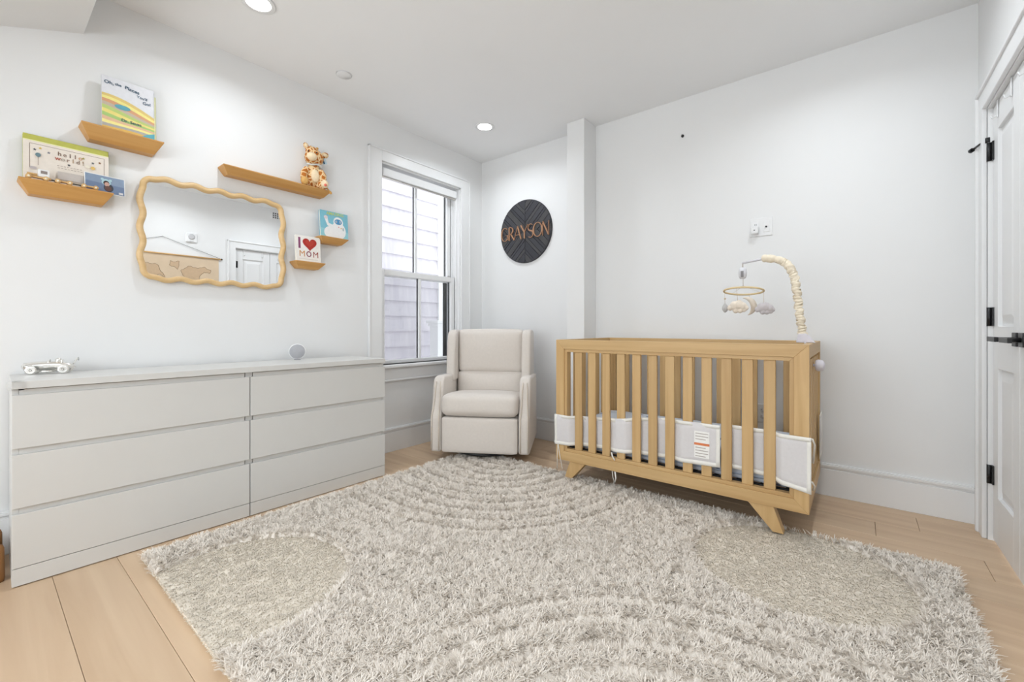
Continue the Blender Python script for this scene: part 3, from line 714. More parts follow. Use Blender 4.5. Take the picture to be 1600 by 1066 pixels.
# GRAYSON in high-contrast capitals
def stroke(mb, pts, wds):
    L, R = [], []
    for i, (x, z) in enumerate(pts):
        a, c = pts[max(i-1, 0)], pts[min(i+1, len(pts)-1)]
        dx, dz = c[0]-a[0], c[1]-a[1]; l = math.hypot(dx, dz); nx, nz = -dz/l, dx/l; q = wds[i]/2
        L.append((x+nx*q, z+nz*q)); R.append((x-nx*q, z-nz*q))
    for i in range(len(pts)-1): mb.prism([L[i], L[i+1], R[i+1], R[i]], 'y', -.019, -.027)
th, tk = .0055, .0125
def arc(cx, cz, rx, rz, a0, a1, n=18, thick_sides=True):
    P, Wd = [], []
    for i in range(n+1):
        a = math.radians(a0+(a1-a0)*i/n); P.append((cx+rx*math.cos(a), cz+rz*math.sin(a))); Wd.append(th+(tk-th)*abs(math.cos(a))**2)
    return P, Wd
LH = .124
def letter(ch, x, wv):
    mb = MB(); h = LH
    if ch == 'G':
        stroke(mb, *arc(x+wv*.5, h/2, wv*.48, h*.5, 50, 330)); stroke(mb, [(x+wv*.92, h*.42), (x+wv*.92, h*.08)], [tk*.8]*2); stroke(mb, [(x+wv*.62, h*.42), (x+wv*1.0, h*.42)], [th]*2)
    elif ch == 'R':
        stroke(mb, [(x+wv*.16, 0), (x+wv*.16, h)], [tk]*2); P, Wd = arc(x+wv*.3, h*.74, wv*.46, h*.25, 90, -90); stroke(mb, [(x+wv*.16, h*.99)]+P+[(x+wv*.16, h*.49)], [th]+Wd+[th]); stroke(mb, [(x+wv*.4, h*.5), (x+wv*.98, 0)], [tk]*2)
    elif ch == 'A':
        stroke(mb, [(x, 0), (x+wv*.5, h)], [th]*2); stroke(mb, [(x+wv*.48, h), (x+wv, 0)], [tk]*2); stroke(mb, [(x+wv*.2, h*.34), (x+wv*.8, h*.34)], [th]*2)
    elif ch == 'Y':
        stroke(mb, [(x, h), (x+wv*.5, h*.46)], [tk]*2); stroke(mb, [(x+wv, h), (x+wv*.5, h*.46)], [th]*2); stroke(mb, [(x+wv*.5, h*.5), (x+wv*.5, 0)], [tk]*2)
    elif ch == 'S':
        P = [(x+wv*(.5+.42*math.cos(math.radians(a))), h*.745+h*.24*math.sin(math.radians(a))) for a in range(40, 271, 15)]
        Q = [(x+wv*(.5+.44*math.cos(math.radians(a))), h*.26+h*.25*math.sin(math.radians(a))) for a in range(75, -141, -15)]
        A = P+Q; Wd = [th+(tk-th)*math.exp(-((i/len(A)-.52)/.17)**2) for i in range(len(A))]; stroke(mb, A, Wd)
    elif ch == 'O': stroke(mb, *arc(x+wv*.5, h/2, wv*.48, h*.5, 0, 360, 32))
    elif ch == 'N':
        stroke(mb, [(x+wv*.1, 0), (x+wv*.1, h)], [th]*2); stroke(mb, [(x+wv*.1, h), (x+wv*.9, 0)], [tk]*2); stroke(mb, [(x+wv*.9, 0), (x+wv*.9, h)], [th]*2)
    return mb
M_let = wood('letter_wood', srgb(160, 116, 86), srgb(190, 146, 112), 'Z', .5, .05)
x = -.272
for ch, wv in zip('GRAYSON', (.084, .072, .078, .078, .062, .096, .078)):
    letter(ch, x, wv).build('letter', M_let, sg, (0, 0, -.066)); x += wv-.001

# ================================================================== ARMCHAIR
ac = thing('armchair', 'cream upholstered wingback swivel glider chair in the corner', 'armchair', (.78, 2.265, 0), (0, 0, math.radians(30.67)))
armp = [(.0, .08), (.0, .335), (.022, .375), (.05, .46), (.062, .54), (.075, .59), (.105, .617), (.15, .622), (.60, .60), (.62, .08)]
wingp = [(.31, .56), (.315, .70), (.335, .84), (.352, .925), (.375, .955), (.42, .968), (.57, .968), (.63, .955), (.67, .90), (.66, .56)]
for s in (-1, 1):
    x0, x1 = sorted((s*.365, s*.283))
    a = MB().prism(armp, 'x', x0, x1, .026, 4, smooth=True).build('arm', M_fab, ac)
    MB().tube([(s*.352, -.004, .095), (s*.352, -.004, .335), (s*.348, .02, .385), (s*.344, .045, .46), (s*.342, .058, .54), (s*.338, .072, .585)], .0045, 8).tube([(s*.298, -.004, .095), (s*.298, -.004, .335), (s*.302, .02, .385), (s*.304, .045, .46), (s*.306, .058, .54), (s*.310, .072, .585)], .0045, 8).build('piping', M_pipe, a)
    x0, x1 = sorted((s*.338, s*.268))
    MB().prism(wingp, 'x', x0, x1, .024, 4, smooth=True).build('wing', M_fab, ac)
MB().box((-.30, .56, .10), (.30, .67, .95), .03, 3).build('back_shell', M_fab, ac)
MB().cushion((0, .505, .795), (.535, .17, .35), .035, (.0, .03, .006)).build('head_cushion', M_fab, ac)
MB().cushion((0, .495, .535), (.545, .17, .19), .03, (.0, .03, 0)).build('lumbar_cushion', M_fab, ac)
MB().cushion((0, 0, 0), (.562, .51, .158), .045, (0, .012, .016), M=Matrix.Translation((0, .235, .405)) @ Matrix.Rotation(-math.radians(5), 4, 'X')).build('seat_cushion', M_fab, ac)
MB().cushion((0, .035, .208), (.556, .09, .256), .018, (0, .008, 0)).build('footrest_panel', M_fab, ac)
MB().box((-.27, .08, .10), (.27, .60, .34)).build('seat_base', M_fab, ac)
MB().tube([(.255*math.cos(2*PI*k/40), .285+.255*math.sin(2*PI*k/40), .062) for k in range(40)], .011, 8, closed=True).build('swivel_ring', M_dark, ac)
for k in range(4):
    a = PI/4+k*PI/2
    MB().box((-.02, 0, .058), (.02, .25, .072), .003, M=Matrix.Translation((0, .285, 0)) @ Matrix.Rotation(a, 4, 'Z')).build('base_arm', M_dark, ac)
MB().lathe([(.05, .06), (.05, .1), (.0, .1)], 24, M=Matrix.Translation((0, .30, 0))).build('swivel_hub', M_dark, ac)

# ================================================================== CRIB
X0, X1, Y0, Y1, Z0, Z1 = 1.393, 2.730, 2.33, 3.078, .147, .908
cr = thing('crib', 'light wooden slatted baby crib on splayed legs', 'crib')
FW = .058
def ring_frame(y0, y1, fw, x0, x1, z0, z1):
    O = [(x0, z0), (x1, z0), (x1, z1), (x0, z1)]; I = [(x0+fw, z0+fw), (x1-fw, z0+fw), (x1-fw, z1-fw), (x0+fw, z1-fw)]
    nm = ['bottom_rail', 'stile', 'top_rail', 'stile']
    for q in range(4):
        MB().prism([O[q], O[(q+1) % 4], I[(q+1) % 4], I[q]], 'y', y0, y1, .0012, 1).build(nm[q], M_cx if q % 2 == 0 else M_cz, cr)
ring_frame(Y0, Y0+.042, FW, X0, X1, Z0, Z1)
ring_frame(Y1-.042, Y1, FW, X0, X1, Z0, Z1)
LW = .018
def lip(y0, y1):
    x0, x1, z0, z1 = X0+FW, X1-FW, Z0+FW, Z1-FW
    O = [(x0, z0), (x1, z0), (x1, z1), (x0, z1)]; I = [(x0+LW, z0+LW), (x1-LW, z0+LW), (x1-LW, z1-LW), (x0+LW, z1-LW)]
    for q in range(4): MB().prism([O[q], O[(q+1) % 4], I[(q+1) % 4], I[q]], 'y', y0, y1, .001, 1).build('inner_lip', M_cx if q % 2 == 0 else M_cz, cr)
lip(Y0+.008, Y0+.04); lip(Y1-.04, Y1-.008)
sl = MB().box((-.0245, -.008, Z0+FW+LW), (.0245, .008, Z1-FW-LW), .003).build('slat', M_cz, cr, (1.546, Y0+.022, 0))
SX = [1.546+.0935*k for k in range(12)]
for k in range(1, 12): part('slat', sl.data, cr, (SX[k], Y0+.022, 0))
for k in range(12): part('slat', sl.data, cr, (SX[k], Y1-.022, 0))
for xa, xb in ((X0, X0+.03), (X1-.03, X1)):
    MB().box((xa, Y0+.042, Z1-.062), (xb, Y1-.042, Z1), .001, 1).build('end_top_rail', M_cy, cr)
    MB().box((xa, Y0+.042, Z0), (xb, Y1-.042, Z0+.07), .001, 1).build('end_bottom_rail', M_cy, cr)
    for k in range(6):
        part('end_slat', sl.data, cr, ((xa+xb)/2, Y0+.12+k*.1016, 0), (0, 0, PI/2))
for sx, xx in ((-1, 1.545), (1, 2.535)):
    for yy in (Y0+.008, Y1-.058):
        MB().prism([(xx-.055 if sx < 0 else xx-.055, Z0+.002), (xx+.055, Z0+.002), (xx+.055*0+(.028 if sx < 0 else 0)*0+sx*.075+.0225, .028), (xx+sx*.075-.0225, .028)], 'y', yy, yy+.05, .003).build('leg', M_cz, cr)
sp = MB()
sp.box((X0+.05, Y0+.06, .198), (X1-.05, Y0+.085, .2205)).box((X0+.05, Y1-.085, .198), (X1-.05, Y1-.06, .2205))
for k in range(12): sp.box((X0+.06+k*.107, Y0+.085, .205), (X0+.075+k*.107, Y1-.085, .215))
sp.build('mattress_support', M_black, cr)
mt = thing('crib_mattress', 'crib mattress in a pale blue patterned sheet', 'mattress', (2.0615, 2.704, .2215))
MB().cushion((0, 0, .075), (1.24, .60, .15), .018, (0, 0, .008), 14).build('fitted_sheet', M_sheet, mt)
MB().tube([(x_, y_, .028) for x_, y_ in [(-.6, -.301), (.6, -.301), (.621, -.28), (.621, .28), (.6, .301), (-.6, .301), (-.621, .28), (-.621, -.28)]], .004, 6, closed=True).build('sheet_seam', C(160, 170, 186), mt)
# ---- breathable liner woven through the front bars
def weave(path, zt, zb, nm, lab, hem_ends=(True, True)):
    """path: list of (x,y); zt/zb functions of fraction"""
    lin = thing(nm, lab, 'crib liner')
    # resample smoothly
    pts = []
    for i in range(len(path)-1):
        a, c = path[i], path[i+1]; L = math.dist(a, c); n = max(2, int(L/.008))
        for k in range(n):
            f = k/n; g_ = f*f*(3-2*f)
            if abs(c[0]-a[0]) > abs(c[1]-a[1]): pts.append((a[0]+(c[0]-a[0])*f, a[1]+(c[1]-a[1])*g_))
            else: pts.append((a[0]+(c[0]-a[0])*g_, a[1]+(c[1]-a[1])*f))
    pts.append(path[-1]); n = len(pts)
    def strip(off, za, zb_, i0=0, i1=None, th_=.0015, nz=6):
        t = bmesh.new(); i1 = i1 or n; F, Bk = [], []
        for i in range(i0, i1):
            a, c = pts[max(i-1, 0)], pts[min(i+1, n-1)]; dx, dy = c[0]-a[0], c[1]-a[1]; l = math.hypot(dx, dy); nx, ny = dy/l, -dx/l
            rf, rb = [], []
            for j in range(nz+1):
                z = za(i/(n-1))+(zb_(i/(n-1))-za(i/(n-1)))*j/nz
                wv = .0018*math.sin(i*.23+j*.9)*(1 if 0 < j < nz else .4)
                rf.append(t.verts.new((pts[i][0]+nx*(off+th_/2+wv*0), pts[i][1]+ny*(off+th_/2)+wv, z))); rb.append(t.verts.new((pts[i][0]+nx*(off-th_/2), pts[i][1]+ny*(off-th_/2)+wv, z)))
            F.append(rf); Bk.append(rb)
        m_ = len(F)
        for i in range(m_-1):
            for j in range(nz):
                f = t.faces.new((F[i][j], F[i+1][j], F[i+1][j+1], F[i][j+1])); f.smooth = True
                f = t.faces.new((Bk[i][j], Bk[i][j+1], Bk[i+1][j+1], Bk[i+1][j])); f.smooth = True
            t.faces.new((F[i][nz], F[i+1][nz], Bk[i+1][nz], Bk[i][nz])); t.faces.new((F[i][0], Bk[i][0], Bk[i+1][0], F[i+1][0]))
        for e in (0, m_-1):
            for j in range(nz): t.faces.new((F[e][j], F[e][j+1], Bk[e][j+1], Bk[e][j]))
        bmesh.ops.recalc_face_normals(t, faces=t.faces)
        return MB()._add(t)
    strip(0, zb, zt).build('mesh_panel', M_liner, lin)
    strip(0, lambda f: zt(f)-.018, lambda f: zt(f)+.001, th_=.0032, nz=1).build('top_hem', M_hem, lin)
    strip(0, lambda f: zb(f)-.001, lambda f: zb(f)+.02, th_=.0032, nz=1).build('bottom_hem', M_hem, lin)
    k = 3
    if hem_ends[0]: strip(0, zb, zt, 0, k, .0032).build('end_hem', M_hem, lin)
    if hem_ends[1]: strip(0, zb, zt, n-k, n, .0032).build('end_hem', M_hem, lin)
    return lin
OUT, INN = Y0+.006, Y0+.0415
FRO = Y0-.006
lin1 = weave([(1.386, FRO), (1.48, FRO), (1.546, INN), (SX[2], INN), (SX[3]-.02, OUT), (SX[3]+.02, OUT), (SX[4], INN), (SX[6], INN), (SX[7]-.02, OUT), (SX[8]+.02, OUT), (SX[8]+.066, OUT+.004)],
             lambda f: .432+.06*f-.012*math.sin(f*PI*2), lambda f: .243+.040*f, 'crib_liner', 'white mesh crib liner with warning label woven through left bars')
lin2 = weave([(SX[9]-.024, INN), (SX[11], INN), (SX[11]+.055, FRO), (2.738, FRO)],
             lambda f: .497-.004*f, lambda f: .283-.040*f**2, 'crib_liner', 'white mesh crib liner wrapped over the right front post')
lin3 = weave([(2.737, Y1-.17), (2.737, Y1+.006)], lambda f: .50, lambda f: .26, 'crib_liner', 'white mesh crib liner flap around the rear right post')
def tie(parent, pts, nm='tie'): MB().tube(pts, .0045, 6, flat=.35).build(nm, M_hem, parent)
tie(lin1, [(1.412, FRO-.003, .245), (1.41, FRO-.006, .17), (1.408, FRO-.004, .09)]); tie(lin1, [(1.414, FRO-.003, .245), (1.43, FRO-.006, .17), (1.446, FRO-.003, .095)])
tie(lin1, [(1.775, OUT-.004, .255), (1.785, OUT-.012, .235), (1.80, OUT-.012, .215)])
tie(lin1, [(1.785, FRO-.003, .15), (1.79, FRO-.004, .115), (1.802, FRO-.004, .085), (1.808, FRO-.004, .115), (1.802, FRO-.003, .15)])
tie(lin2, [(2.741, FRO+.004, .49), (2.748, FRO+.03, .46), (2.742, FRO+.07, .40), (2.738, FRO+.09, .36)]); tie(lin2, [(2.74, FRO+.002, .30), (2.747, FRO+.04, .27), (2.74, FRO+.09, .235)])
tie(lin3, [(2.742, Y1-.17, .49), (2.75, Y1-.21, .40), (2.742, Y1-.25, .33)])
wlb = MB()
lx0, lx1 = SX[7]+.045, SX[8]+.012
lx0 = 2.238; lx1 = 2.312
yy = OUT-.0035
wlb.box((lx0, yy-.0008, .315), (lx1, yy, .452), mat=C(250, 248, 244))
wlb.box((lx0, yy-.0012, .38), (lx1, yy-.0007, .392), mat=C(226, 130, 80))
for k in range(9):
    z = .322+k*.0145
    if .372 < z < .395: continue
    wlb.box((lx0+.006, yy-.0012, z), (lx1-.006-.012*(k % 3 == 0), yy-.0007, z+.004), mat=C(186, 176, 170))
wl2 = wlb.build('warning_label', None, lin1)
# ---- mobile
mo = thing('crib_mobile', 'cream ruffled crib mobile arm with hanging clouds and moon', 'mobile', (0, 2.62, 0))
MB().prism([(2.655, .909), (2.735, .909), (2.715, .935), (2.698, .955), (2.665, .955)], 'y', -.02, .02, .004, 2).build('clamp_foot', C(226, 222, 230), mo)
MB().box((2.690, -.025, .78), (2.699, .025, .912), .002).build('clamp_jaw', C(226, 222, 230), mo)
MB().tube([(2.70, .03, .795), (2.733, .03, .795)], .007, 10).tube([(2.733, .03, .795), (2.745, .03, .795), (2.764, .03, .795), (2.772, .03, .795)], [.024, .03, .026, .012], 20).build('clamp_knob', C(232, 228, 236), mo)
ctrl = [(2.682, .95), (2.672, 1.03), (2.662, 1.12), (2.652, 1.21), (2.638, 1.27), (2.608, 1.318), (2.565, 1.342), (2.515, 1.352)]
pth, rad = [], []
N = 640
for i in range(N+1):
    f = i/N*(len(ctrl)-1); k = min(int(f), len(ctrl)-2); u = f-k
    P0, P1, P2, P3 = ctrl[max(k-1, 0)], ctrl[k], ctrl[k+1], ctrl[min(k+2, len(ctrl)-1)]
    q = [.5*((2*P1[j])+(-P0[j]+P2[j])*u+(2*P0[j]-5*P1[j]+4*P2[j]-P3[j])*u*u+(-P0[j]+3*P1[j]-3*P2[j]+P3[j])*u**3) for j in (0, 1)]
    fr = i/N
    amp = .0048 if fr < .78 else .0022
    frq = 2*PI*46 if fr < .78 else 2*PI*9
    base = .0165 if fr < .8 else .0165+.004*(fr-.8)/.2
    pth.append((q[0]+.0012*math.sin(i*.31), .0015*math.cos(i*.41), q[1])); rad.append(base+amp*math.sin(fr*frq+.5*math.sin(i*.09))+.0008*math.sin(i*.37))
MB().tube(pth, rad, 16).build('ruffled_sleeve', pm('sleeve_cotton', srgb(240, 228, 206), .9, .03, 60), mo)
MB().tube([(2.53, 0, 1.353), (2.45, 0, 1.342), (2.408, 0, 1.337)], .006, 10).build('arm_rod', C(214, 212, 218), mo)
MB().lathe([(0, 1.312), (.012, 1.312), (.019, 1.303), (.021, 1.285), (.019, 1.262), (.013, 1.252), (0, 1.249)], 24, M=Matrix.Translation((2.410, 0, 0))).build('music_box', C(222, 222, 226), mo)
MB().box((2.404, -.0225, 1.258), (2.418, -.0195, 1.292), .002).build('switch_panel', C(140, 138, 140), mo)
MB().tube([(2.410, 0, 1.335), (2.410, 0, 1.312)], .003, 8).tube([(2.412, 0, 1.25), (2.412, 0, 1.208)], .0016, 6).build('hanger', C(200, 190, 180), mo)
RC = (2.414, 0, 1.184)
MB().tube([(RC[0]+.096*math.cos(2*PI*k/48), .095*math.sin(2*PI*k/48), RC[2]-.013*math.sin(2*PI*k/48)) for k in range(48)], .0052, 8, closed=True).build('ring', wood('ring_wood', srgb(222, 196, 146), srgb(236, 214, 170), 'X', .5, .02), mo)
st = MB()
for k in range(4):
    a = PI/4+k*PI/2; st.tube([(RC[0], 0, 1.212), (RC[0]+.096*math.cos(a), .096*math.sin(a), RC[2]+.004-.013*math.sin(a))], .0009, 4)
st.build('ring_cord', C(216, 206, 190), mo)
M_fc, M_fg = pm('felt_cream', srgb(238, 226, 210), .95, .03, 60, .3, 900), pm('felt_grey', srgb(206, 200, 202), .95, .03, 60, .3, 900)
def cloud(c, w_, mat, nm, ang):
    mb = MB()
    for dx, dz, r in ((-.42, 0, .2), (-.2, .1, .3), (.05, .13, .33), (.27, .06, .27), (.44, -.02, .17), (-.12, -.13, .2), (.12, -.13, .2), (.33, -.12, .15)):
        mb.ball((c[0]+dx*w_*math.cos(ang), c[1]+dx*w_*math.sin(ang), c[2]+dz*w_*1.25), (r*w_*.85, r*w_*.75, r*w_*.95), 2)
    o = mb.build(nm, mat, mo)
    md = o.modifiers.new('r', 'REMESH'); md.mode = 'VOXEL'; md.voxel_size = .0028; md.use_smooth_shade = True
    return o
cloud((2.398, -.06, 1.092), .088, M_fc, 'cloud', .1); cloud((2.515, .0, 1.082), .082, M_fg, 'cloud', .2)
cp = [(2.404+.05*math.cos(a), .06, 1.10+.05*math.sin(a)) for a in [math.radians(-65+i*10) for i in range(17)]]
MB().tube(cp, [.002+.014*math.sin(PI*i/16) for i in range(17)], 10).build('moon', M_fc, mo)
MB().lathe([(0, 1.068), (.008, 1.073), (.015, 1.085), (.0155, 1.097), (.011, 1.109), (.005, 1.118), (0, 1.121)], 16, M=Matrix.Translation((2.322, 0, 0))).build('drop', pm('felt_drop', srgb(198, 196, 194), .95, .05, 80), mo)
for a, c in (((2.322, 0, 1.12), (2.319, 0, 1.182)), ((2.398, -.06, 1.115), (2.398, -.094, 1.196)), ((2.51, 0, 1.105), (2.509, 0, 1.182)), ((2.43, .06, 1.15), (2.43, .094, 1.171))):
    MB().tube([a, c], .001, 5).build('hanging_cord', C(206, 190, 170), mo)
MB().ball((2.3215, 0, 1.146), .005).build('bead', C(210, 190, 160), mo)

# ================================================================== WALL FITTINGS
# double-gang plate with plugged adapter on back wall
pl = thing('wall_plate', 'white double wall plate above the crib with socket and cable jack', 'outlet', (2.42, YB, 1.626))
MB().box((-.063, -.006, -.058), (.063, 0, .058), .003).build('plate', M_white, pl)
MB().box((-.048, -.0085, -.034), (-.014, -.005, .034), .002).box((.014, -.0085, -.034), (.048, -.005, .034), .002).build('insert', M_white, pl)
for dx in (-.036, -.028): MB().box((dx, -.0092, .012), (dx+.003, -.0082, .022)).build('slot', C(120, 120, 120), pl)
MB().lathe([(0, 0), (.005, 0), (.005, .008), (0, .008)], 16, M=Matrix.Translation((.029, -.008, -.002)) @ RXm).build('jack', C(60, 60, 60), pl)
ad = thing('plug_adapter', 'white cube charger plugged into the double wall plate', 'charger', (2.388, YB-.0092, 1.603))
MB().box((-.021, -.036, -.022), (.021, 0, .022), .006, 3).build('body', M_white, ad)
MB().lathe([(0, 0), (.004, 0), (.004, .001), (0, .001)], 14, M=Matrix.Translation((0, -.0355, 0)) @ RXm).build('lens', C(60, 60, 60), ad)
po = thing('wall_socket', 'white wall socket low on the wall behind the crib', 'outlet', (2.43, YB, .44))
MB().box((-.037, -.006, -.058), (.037, 0, .058), .003).build('plate', M_white, po)
for z in (-.02, .02):
    MB().lathe([(0, 0), (.016, 0), (.016, .0085), (0, .0085)], 20, M=Matrix.Translation((0, 0, z)) @ RXm).build('socket_face', M_white, po)
    for dx in (-.007, .005): MB().box((dx, -.0095, z-.001), (dx+.002, -.0083, z+.007)).build('slot', C(60, 60, 60), po)
hk = thing('wall_screw_hook', 'tiny black hook fixed high on the wall above the crib', 'hook', (1.933, YB, 2.342))
MB().lathe([(0, 0), (.010, 0), (.010, .006), (.006, .010), (0, .011)], 18, M=RXm).build('base', M_black, hk)
MB().tube([(0, -.008, 0), (0, -.018, -.004), (0, -.022, .004)], .0025, 8).build('prong', M_black, hk)

# items on the right wall, seen in the mirror
mp = thing('hanging_map', 'tan world map hanging from a dowel, seen in the mirror', 'map', (XW, 1.356, 0))
MB().box((-.006, -.56, .98), (-.004, .56, 1.835)).build('cloth', pm('map_parchment', srgb(222, 200, 172), .9, .05, 6, .1, 300), mp)
MB().tube([(-.012, -.585, 1.838), (-.012, .585, 1.838)], .008, 10).build('dowel', M_tw, mp)
MB().tube([(-.012, -.565, .982), (-.012, .565, .982)], .008, 10).build('dowel', M_tw, mp)
for yy in (-.59, .59): MB().ball((-.012, yy, 1.838), .011).build('end_cap', M_black, mp)
MB().tube([(-.012, -.575, 1.845), (-.01, 0, 2.034), (-.012, .575, 1.845)], .002, 6).build('hanging_cord', C(60, 54, 50), mp)
MB().tube([(0, 0, 2.034), (-.018, 0, 2.037)], .003, 6).build('nail', M_steel, mp)
cont = [  # rough outlines, lon/lat
 [(-165, 66), (-125, 70), (-85, 72), (-60, 58), (-66, 46), (-80, 32), (-81, 25), (-97, 26), (-97, 18), (-88, 15), (-80, 8), (-95, 16), (-110, 25), (-122, 36), (-125, 48), (-140, 59), (-160, 56)],
 [(-78, 8), (-62, 10), (-50, 0), (-35, -7), (-40, -22), (-55, -34), (-65, -45), (-70, -54), (-74, -45), (-71, -20), (-80, -4)],
 [(-16, 14), (-10, 30), (0, 36), (12, 36), (30, 31), (36, 22), (44, 11), (51, 11), (40, -5), (40, -18), (32, -28), (20, -35), (14, -20), (9, 3), (-5, 5)],
 [(-9, 38), (-2, 48), (8, 56), (12, 66), (25, 71), (60, 69), (100, 76), (140, 73), (178, 67), (160, 58), (140, 52), (128, 38), (121, 28), (108, 20), (103, 3), (98, 16), (88, 21), (78, 8), (70, 22), (57, 26), (52, 14), (44, 14), (36, 30), (28, 38), (18, 40), (8, 44)],
 [(114, -22), (130, -12), (142, -11), (153, -27), (145, -38), (130, -32), (116, -34)],
 [(-50, 60), (-22, 70), (-25, 82), (-55, 82)]]
def rough(P, n=3):
    for k in range(n):
        Q = []
        for i in range(len(P)):
            a, c = P[i], P[(i+1) % len(P)]; d = math.dist(a, c)*.13
            Q += [a, ((a[0]+c[0])/2+random.uniform(-d, d), (a[1]+c[1])/2+random.uniform(-d, d))]
        P = Q
    return P
cont = [rough(c) for c in cont]
mk = MB()
for ci, cpts in enumerate(cont):
    mk.poly([(-.0066, -lo/180*.52, 1.40+la/90*.40) for lo, la in cpts], C(208, 180, 148, .9))
mk.build('continent_print', None, mp)
mk = MB()
for cpts in cont:
    q = [(-.0070, -lo/180*.52, 1.40+la/90*.40) for lo, la in cpts]; mk.tube(q, .0013, 4, closed=True)
mk.build('coast_line', C(120, 96, 74, .9), mp)
al = thing('wall_alarm', 'white square wall alarm with round centre, seen in the mirror', 'alarm', (XW, 1.632, 2.064))
MB().box((-.02, -.058, -.058), (0, .058, .058), .01, 3).build('case', M_white, al)
MB().lathe([(0, 0), (.034, 0), (.032, .005), (.02, .006), (0, .006)], 28, M=Matrix.Translation((-.02, 0, .008)) @ Matrix.Rotation(-PI/2, 4, 'Y')).build('dial', C(196, 196, 198), al)
MB().box((-.021, -.02, -.05), (-.0195, .02, -.04)).build('button', C(206, 206, 208), al)
vt = thing('air_vent', 'white wall air vent with dark slots, seen in the mirror', 'vent', (XW, 2.66, 2.52))
MB().box((-.006, -.13, -.055), (0, .13, .055), .002).build('frame', M_white, vt)
for r_ in range(3):
    for c_ in range(8): MB().box((-.0066, -.105+c_*.027, -.038+r_*.028), (-.0058, -.087+c_*.027, -.018+r_*.028)).build('slot', C(90, 90, 92), vt)

# low wooden stool beside the dresser (cut by the frame)
sto = thing('low_stool', 'wooden stool foot at the dresser end by the left edge', 'stool', (.30, .058, 0))
M_sw = wood('stool_wood', srgb(120, 80, 40), srgb(160, 112, 62), 'Z', .5, .05)
lg = None
for dx in (0, -.2):
    for dy in (0, -.30):
        if lg is None: o = MB().tube([(0, 0, 0), (.0, 0, .012), (0, 0, .128), (0, 0, .14), (0, 0, .146)], [.017, .02, .018, .014, .004], 14).build('leg', M_sw, sto); lg = o.data
        else: part('leg', lg, sto, (dx, dy, 0))
MB().box((-.215, -.32, .108), (.006, -.006, .128), .004).build('seat', pm('stool_dark', srgb(70, 54, 40), .7, .1, 30), sto)

# ================================================================== RUG
RX0, RX1, RY0, RY1 = .55, 3.20, .445, 2.43
rug = thing('shag_rug', 'cream shag rug with carved arcs and smooth oval patches', 'rug')
MB().box((RX0, RY0, .0005), (RX1, RY1, .010), .002).build('backing', M_back, rug)
rng = np.random.default_rng(5)
def ell(x, y, cx, cy, rx, ry, n): return ((np.abs(x-cx)/rx)**n+(np.abs(y-cy)/ry)**n)**(1/n)
def zones(x, y):
    lowA = np.hypot(x-1.09, y-.62)/.378; lowB = np.hypot(x-2.70, y-2.06)/.372
    low = np.minimum(lowA, lowB)
    rA = ell(x, y, .90, 2.46, 1.06, 1.19, 2.4); rB = ell(x, y, 2.85, .415, 1.06, 1.19, 2.4)
    g = np.ones_like(x)
    for r_ in (rA, rB):
        ph_ = (r_*1.12/.098) % 1.0
        groove = np.where(r_ < 1.03, np.clip(np.abs(ph_-.5)/.5, 0, 1), 0)   # 1 at the groove line
        g = np.minimum(g, 1-np.clip((groove-.62)/.38, 0, 1))
    edge = np.clip((low-1)/.04, 0, 1)
    return low, g, edge
def fast_mesh(name, V, Q):
    me = bpy.data.meshes.new(name); V = V.reshape(-1, 3).astype(np.float32); nq = len(Q)
    me.vertices.add(len(V)); me.vertices.foreach_set('co', V.ravel())
    me.loops.add(nq*4); me.loops.foreach_set('vertex_index', Q.astype(np.int32).ravel())
    me.polygons.add(nq); me.polygons.foreach_set('loop_start', (np.arange(nq)*4).astype(np.int32))
    me.polygons.foreach_set('use_smooth', np.ones(nq, bool))
    me.update(calc_edges=True); return me
def pile_base(low, g):
    return np.where(low < 1.0, .016, .0135+.0175*g*np.clip((low-1)/.03, .3, 1))
# soft carved bed under the yarn tips
gx, gy = np.meshgrid(np.linspace(RX0+.008, RX1-.008, 330), np.linspace(RY0+.008, RY1-.008, 250), indexing='ij')
low, g, edge = zones(gx, gy); hz = pile_base(low, g)+rng.normal(0, .0012, gx.shape)
hz[0, :] = hz[-1, :] = .008; hz[:, 0] = hz[:, -1] = .008
V = np.stack([gx, gy, hz], -1); ii = np.arange(330*250).reshape(330, 250)
Q = np.stack([ii[:-1, :-1], ii[1:, :-1], ii[1:, 1:], ii[:-1, 1:]], -1).reshape(-1, 4)
me = fast_mesh('carved_pile_bed', V, Q); me.materials.append(M_bed)
part('carved_pile_bed', me, rug)
NB = 420000
x = rng.uniform(RX0-.004, RX1+.004, NB); y = rng.uniform(RY0-.004, RY1+.004, NB)
low, g, edge = zones(x, y)
keep = (low > 1.0) & (rng.uniform(size=NB) < .12+.88*g)
x, y, g, low = x[keep], y[keep], g[keep], low[keep]
n = len(x); zb = pile_base(low, g)-.004
zb = np.where((x < RX0+.012) | (x > RX1-.012) | (y < RY0+.012) | (y > RY1-.012), .010+.012*rng.uniform(size=n), zb)
cs = .013
ix, iy = np.floor(x/cs), np.floor(y/cs)
def hsh(a, b_, s): v = np.sin(a*127.1+b_*311.7+s*74.7)*43758.5453; return v-np.floor(v)
cxp = (ix+.2+.6*hsh(ix, iy, 1))*cs; cyp = (iy+.2+.6*hsh(ix, iy, 2))*cs
x = x+.25*(cxp-x); y = y+.25*(cyp-y)
ang = hsh(ix, iy, 3)*2*np.pi+rng.normal(0, .6, n)
L = (.010+.012*g)*(.7+.6*rng.uniform(size=n))*(.85+.3*hsh(ix, iy, 4))
lean = .35+.85*rng.uniform(size=n)
dx, dy = np.cos(ang), np.sin(ang); px, py = -dy, dx
wdt = .0013+.0007*rng.uniform(size=n)
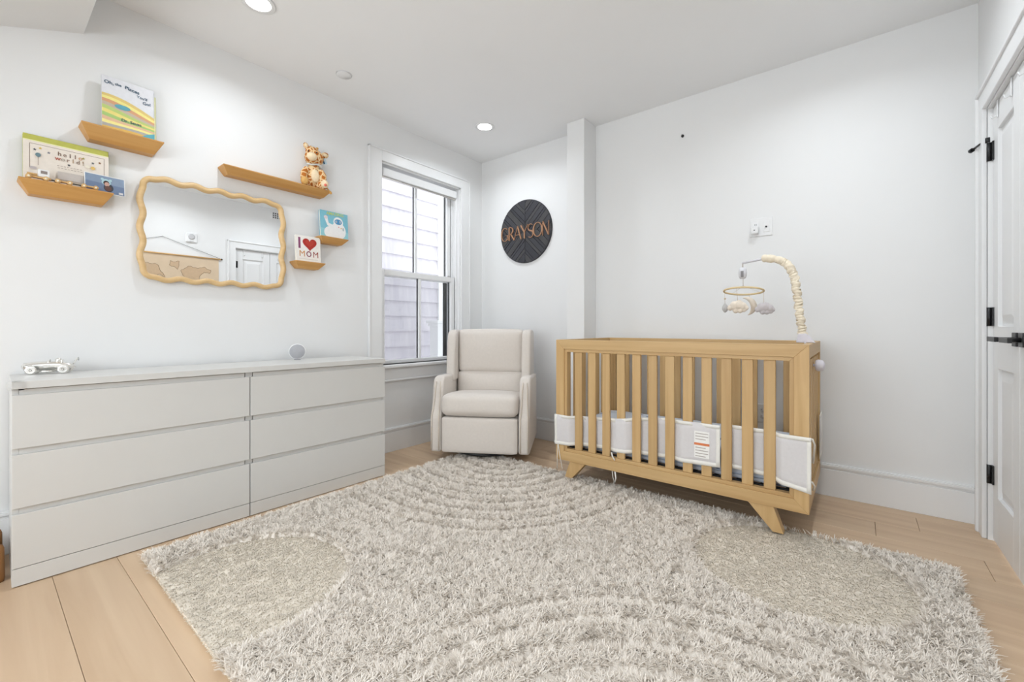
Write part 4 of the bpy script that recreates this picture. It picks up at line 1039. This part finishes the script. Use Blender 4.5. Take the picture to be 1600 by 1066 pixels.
lev = [0, .5, 1.0]; wl_ = [1, 1.05, .5]
V = np.zeros((n, 6, 3), np.float32)
tw = rng.normal(0, .5, n)
for i, (t_, ww) in enumerate(zip(lev, wl_)):
    out = L*lean*t_**1.5; up = L*(t_-.35*np.clip(lean, 0, 1.2)*t_**2.2)
    bx = x+dx*out+px*tw*L*.35*t_**2; by = y+dy*out+py*tw*L*.35*t_**2; bz = zb+up
    for s, sg_ in ((0, -1), (1, 1)):
        V[:, i*2+s, 0] = bx+px*sg_*wdt*ww; V[:, i*2+s, 1] = by+py*sg_*wdt*ww; V[:, i*2+s, 2] = bz
base = (np.arange(n)*6)[:, None]
Q = np.concatenate([base+np.array([0, 1, 3, 2]), base+np.array([2, 3, 5, 4])], 1).reshape(-1, 4)
me = fast_mesh('shag_pile', V, Q); me.materials.append(M_yarn)
o = part('shag_pile', me, rug); o['kind'] = 'stuff'
# low pile patches: dense short loops on a raised pad
NL = 170000
x = rng.uniform(RX0, RX1, NL); y = rng.uniform(RY0-.004, RY1, NL); low, g, e = zones(x, y); k_ = low < 1.0; x, y = x[k_], y[k_]; n = len(x)
ang = rng.normal(-.7, .5, n); L = .007+.007*rng.uniform(size=n); dx, dy = np.cos(ang), np.sin(ang); px, py = -dy, dx
V = np.zeros((n, 6, 3), np.float32); wdt = .0015
for i, (o_, u_, ww) in enumerate(((0, 0, 1), (.45, .55, 1.0), (1.0, .62, .6))):
    for s, sg_ in ((0, -1), (1, 1)):
        V[:, i*2+s, 0] = x+dx*L*o_+px*sg_*wdt*ww; V[:, i*2+s, 1] = y+dy*L*o_+py*sg_*wdt*ww; V[:, i*2+s, 2] = .0165+L*u_
base = (np.arange(n)*6)[:, None]
Q = np.concatenate([base+np.array([0, 1, 3, 2]), base+np.array([2, 3, 5, 4])], 1).reshape(-1, 4)
me = fast_mesh('low_pile', V, Q); me.materials.append(M_low)
o = part('low_pile', me, rug); o['kind'] = 'stuff'
MB().prism([(u, max(v, RY0)) for u, v in circle(1.09, .62, .374, n=48)], 'z', .009, .018).build('smooth_patch', M_low, rug)
MB().prism(circle(2.70, 2.06, .368, n=48), 'z', .009, .018).build('smooth_patch', M_low, rug)
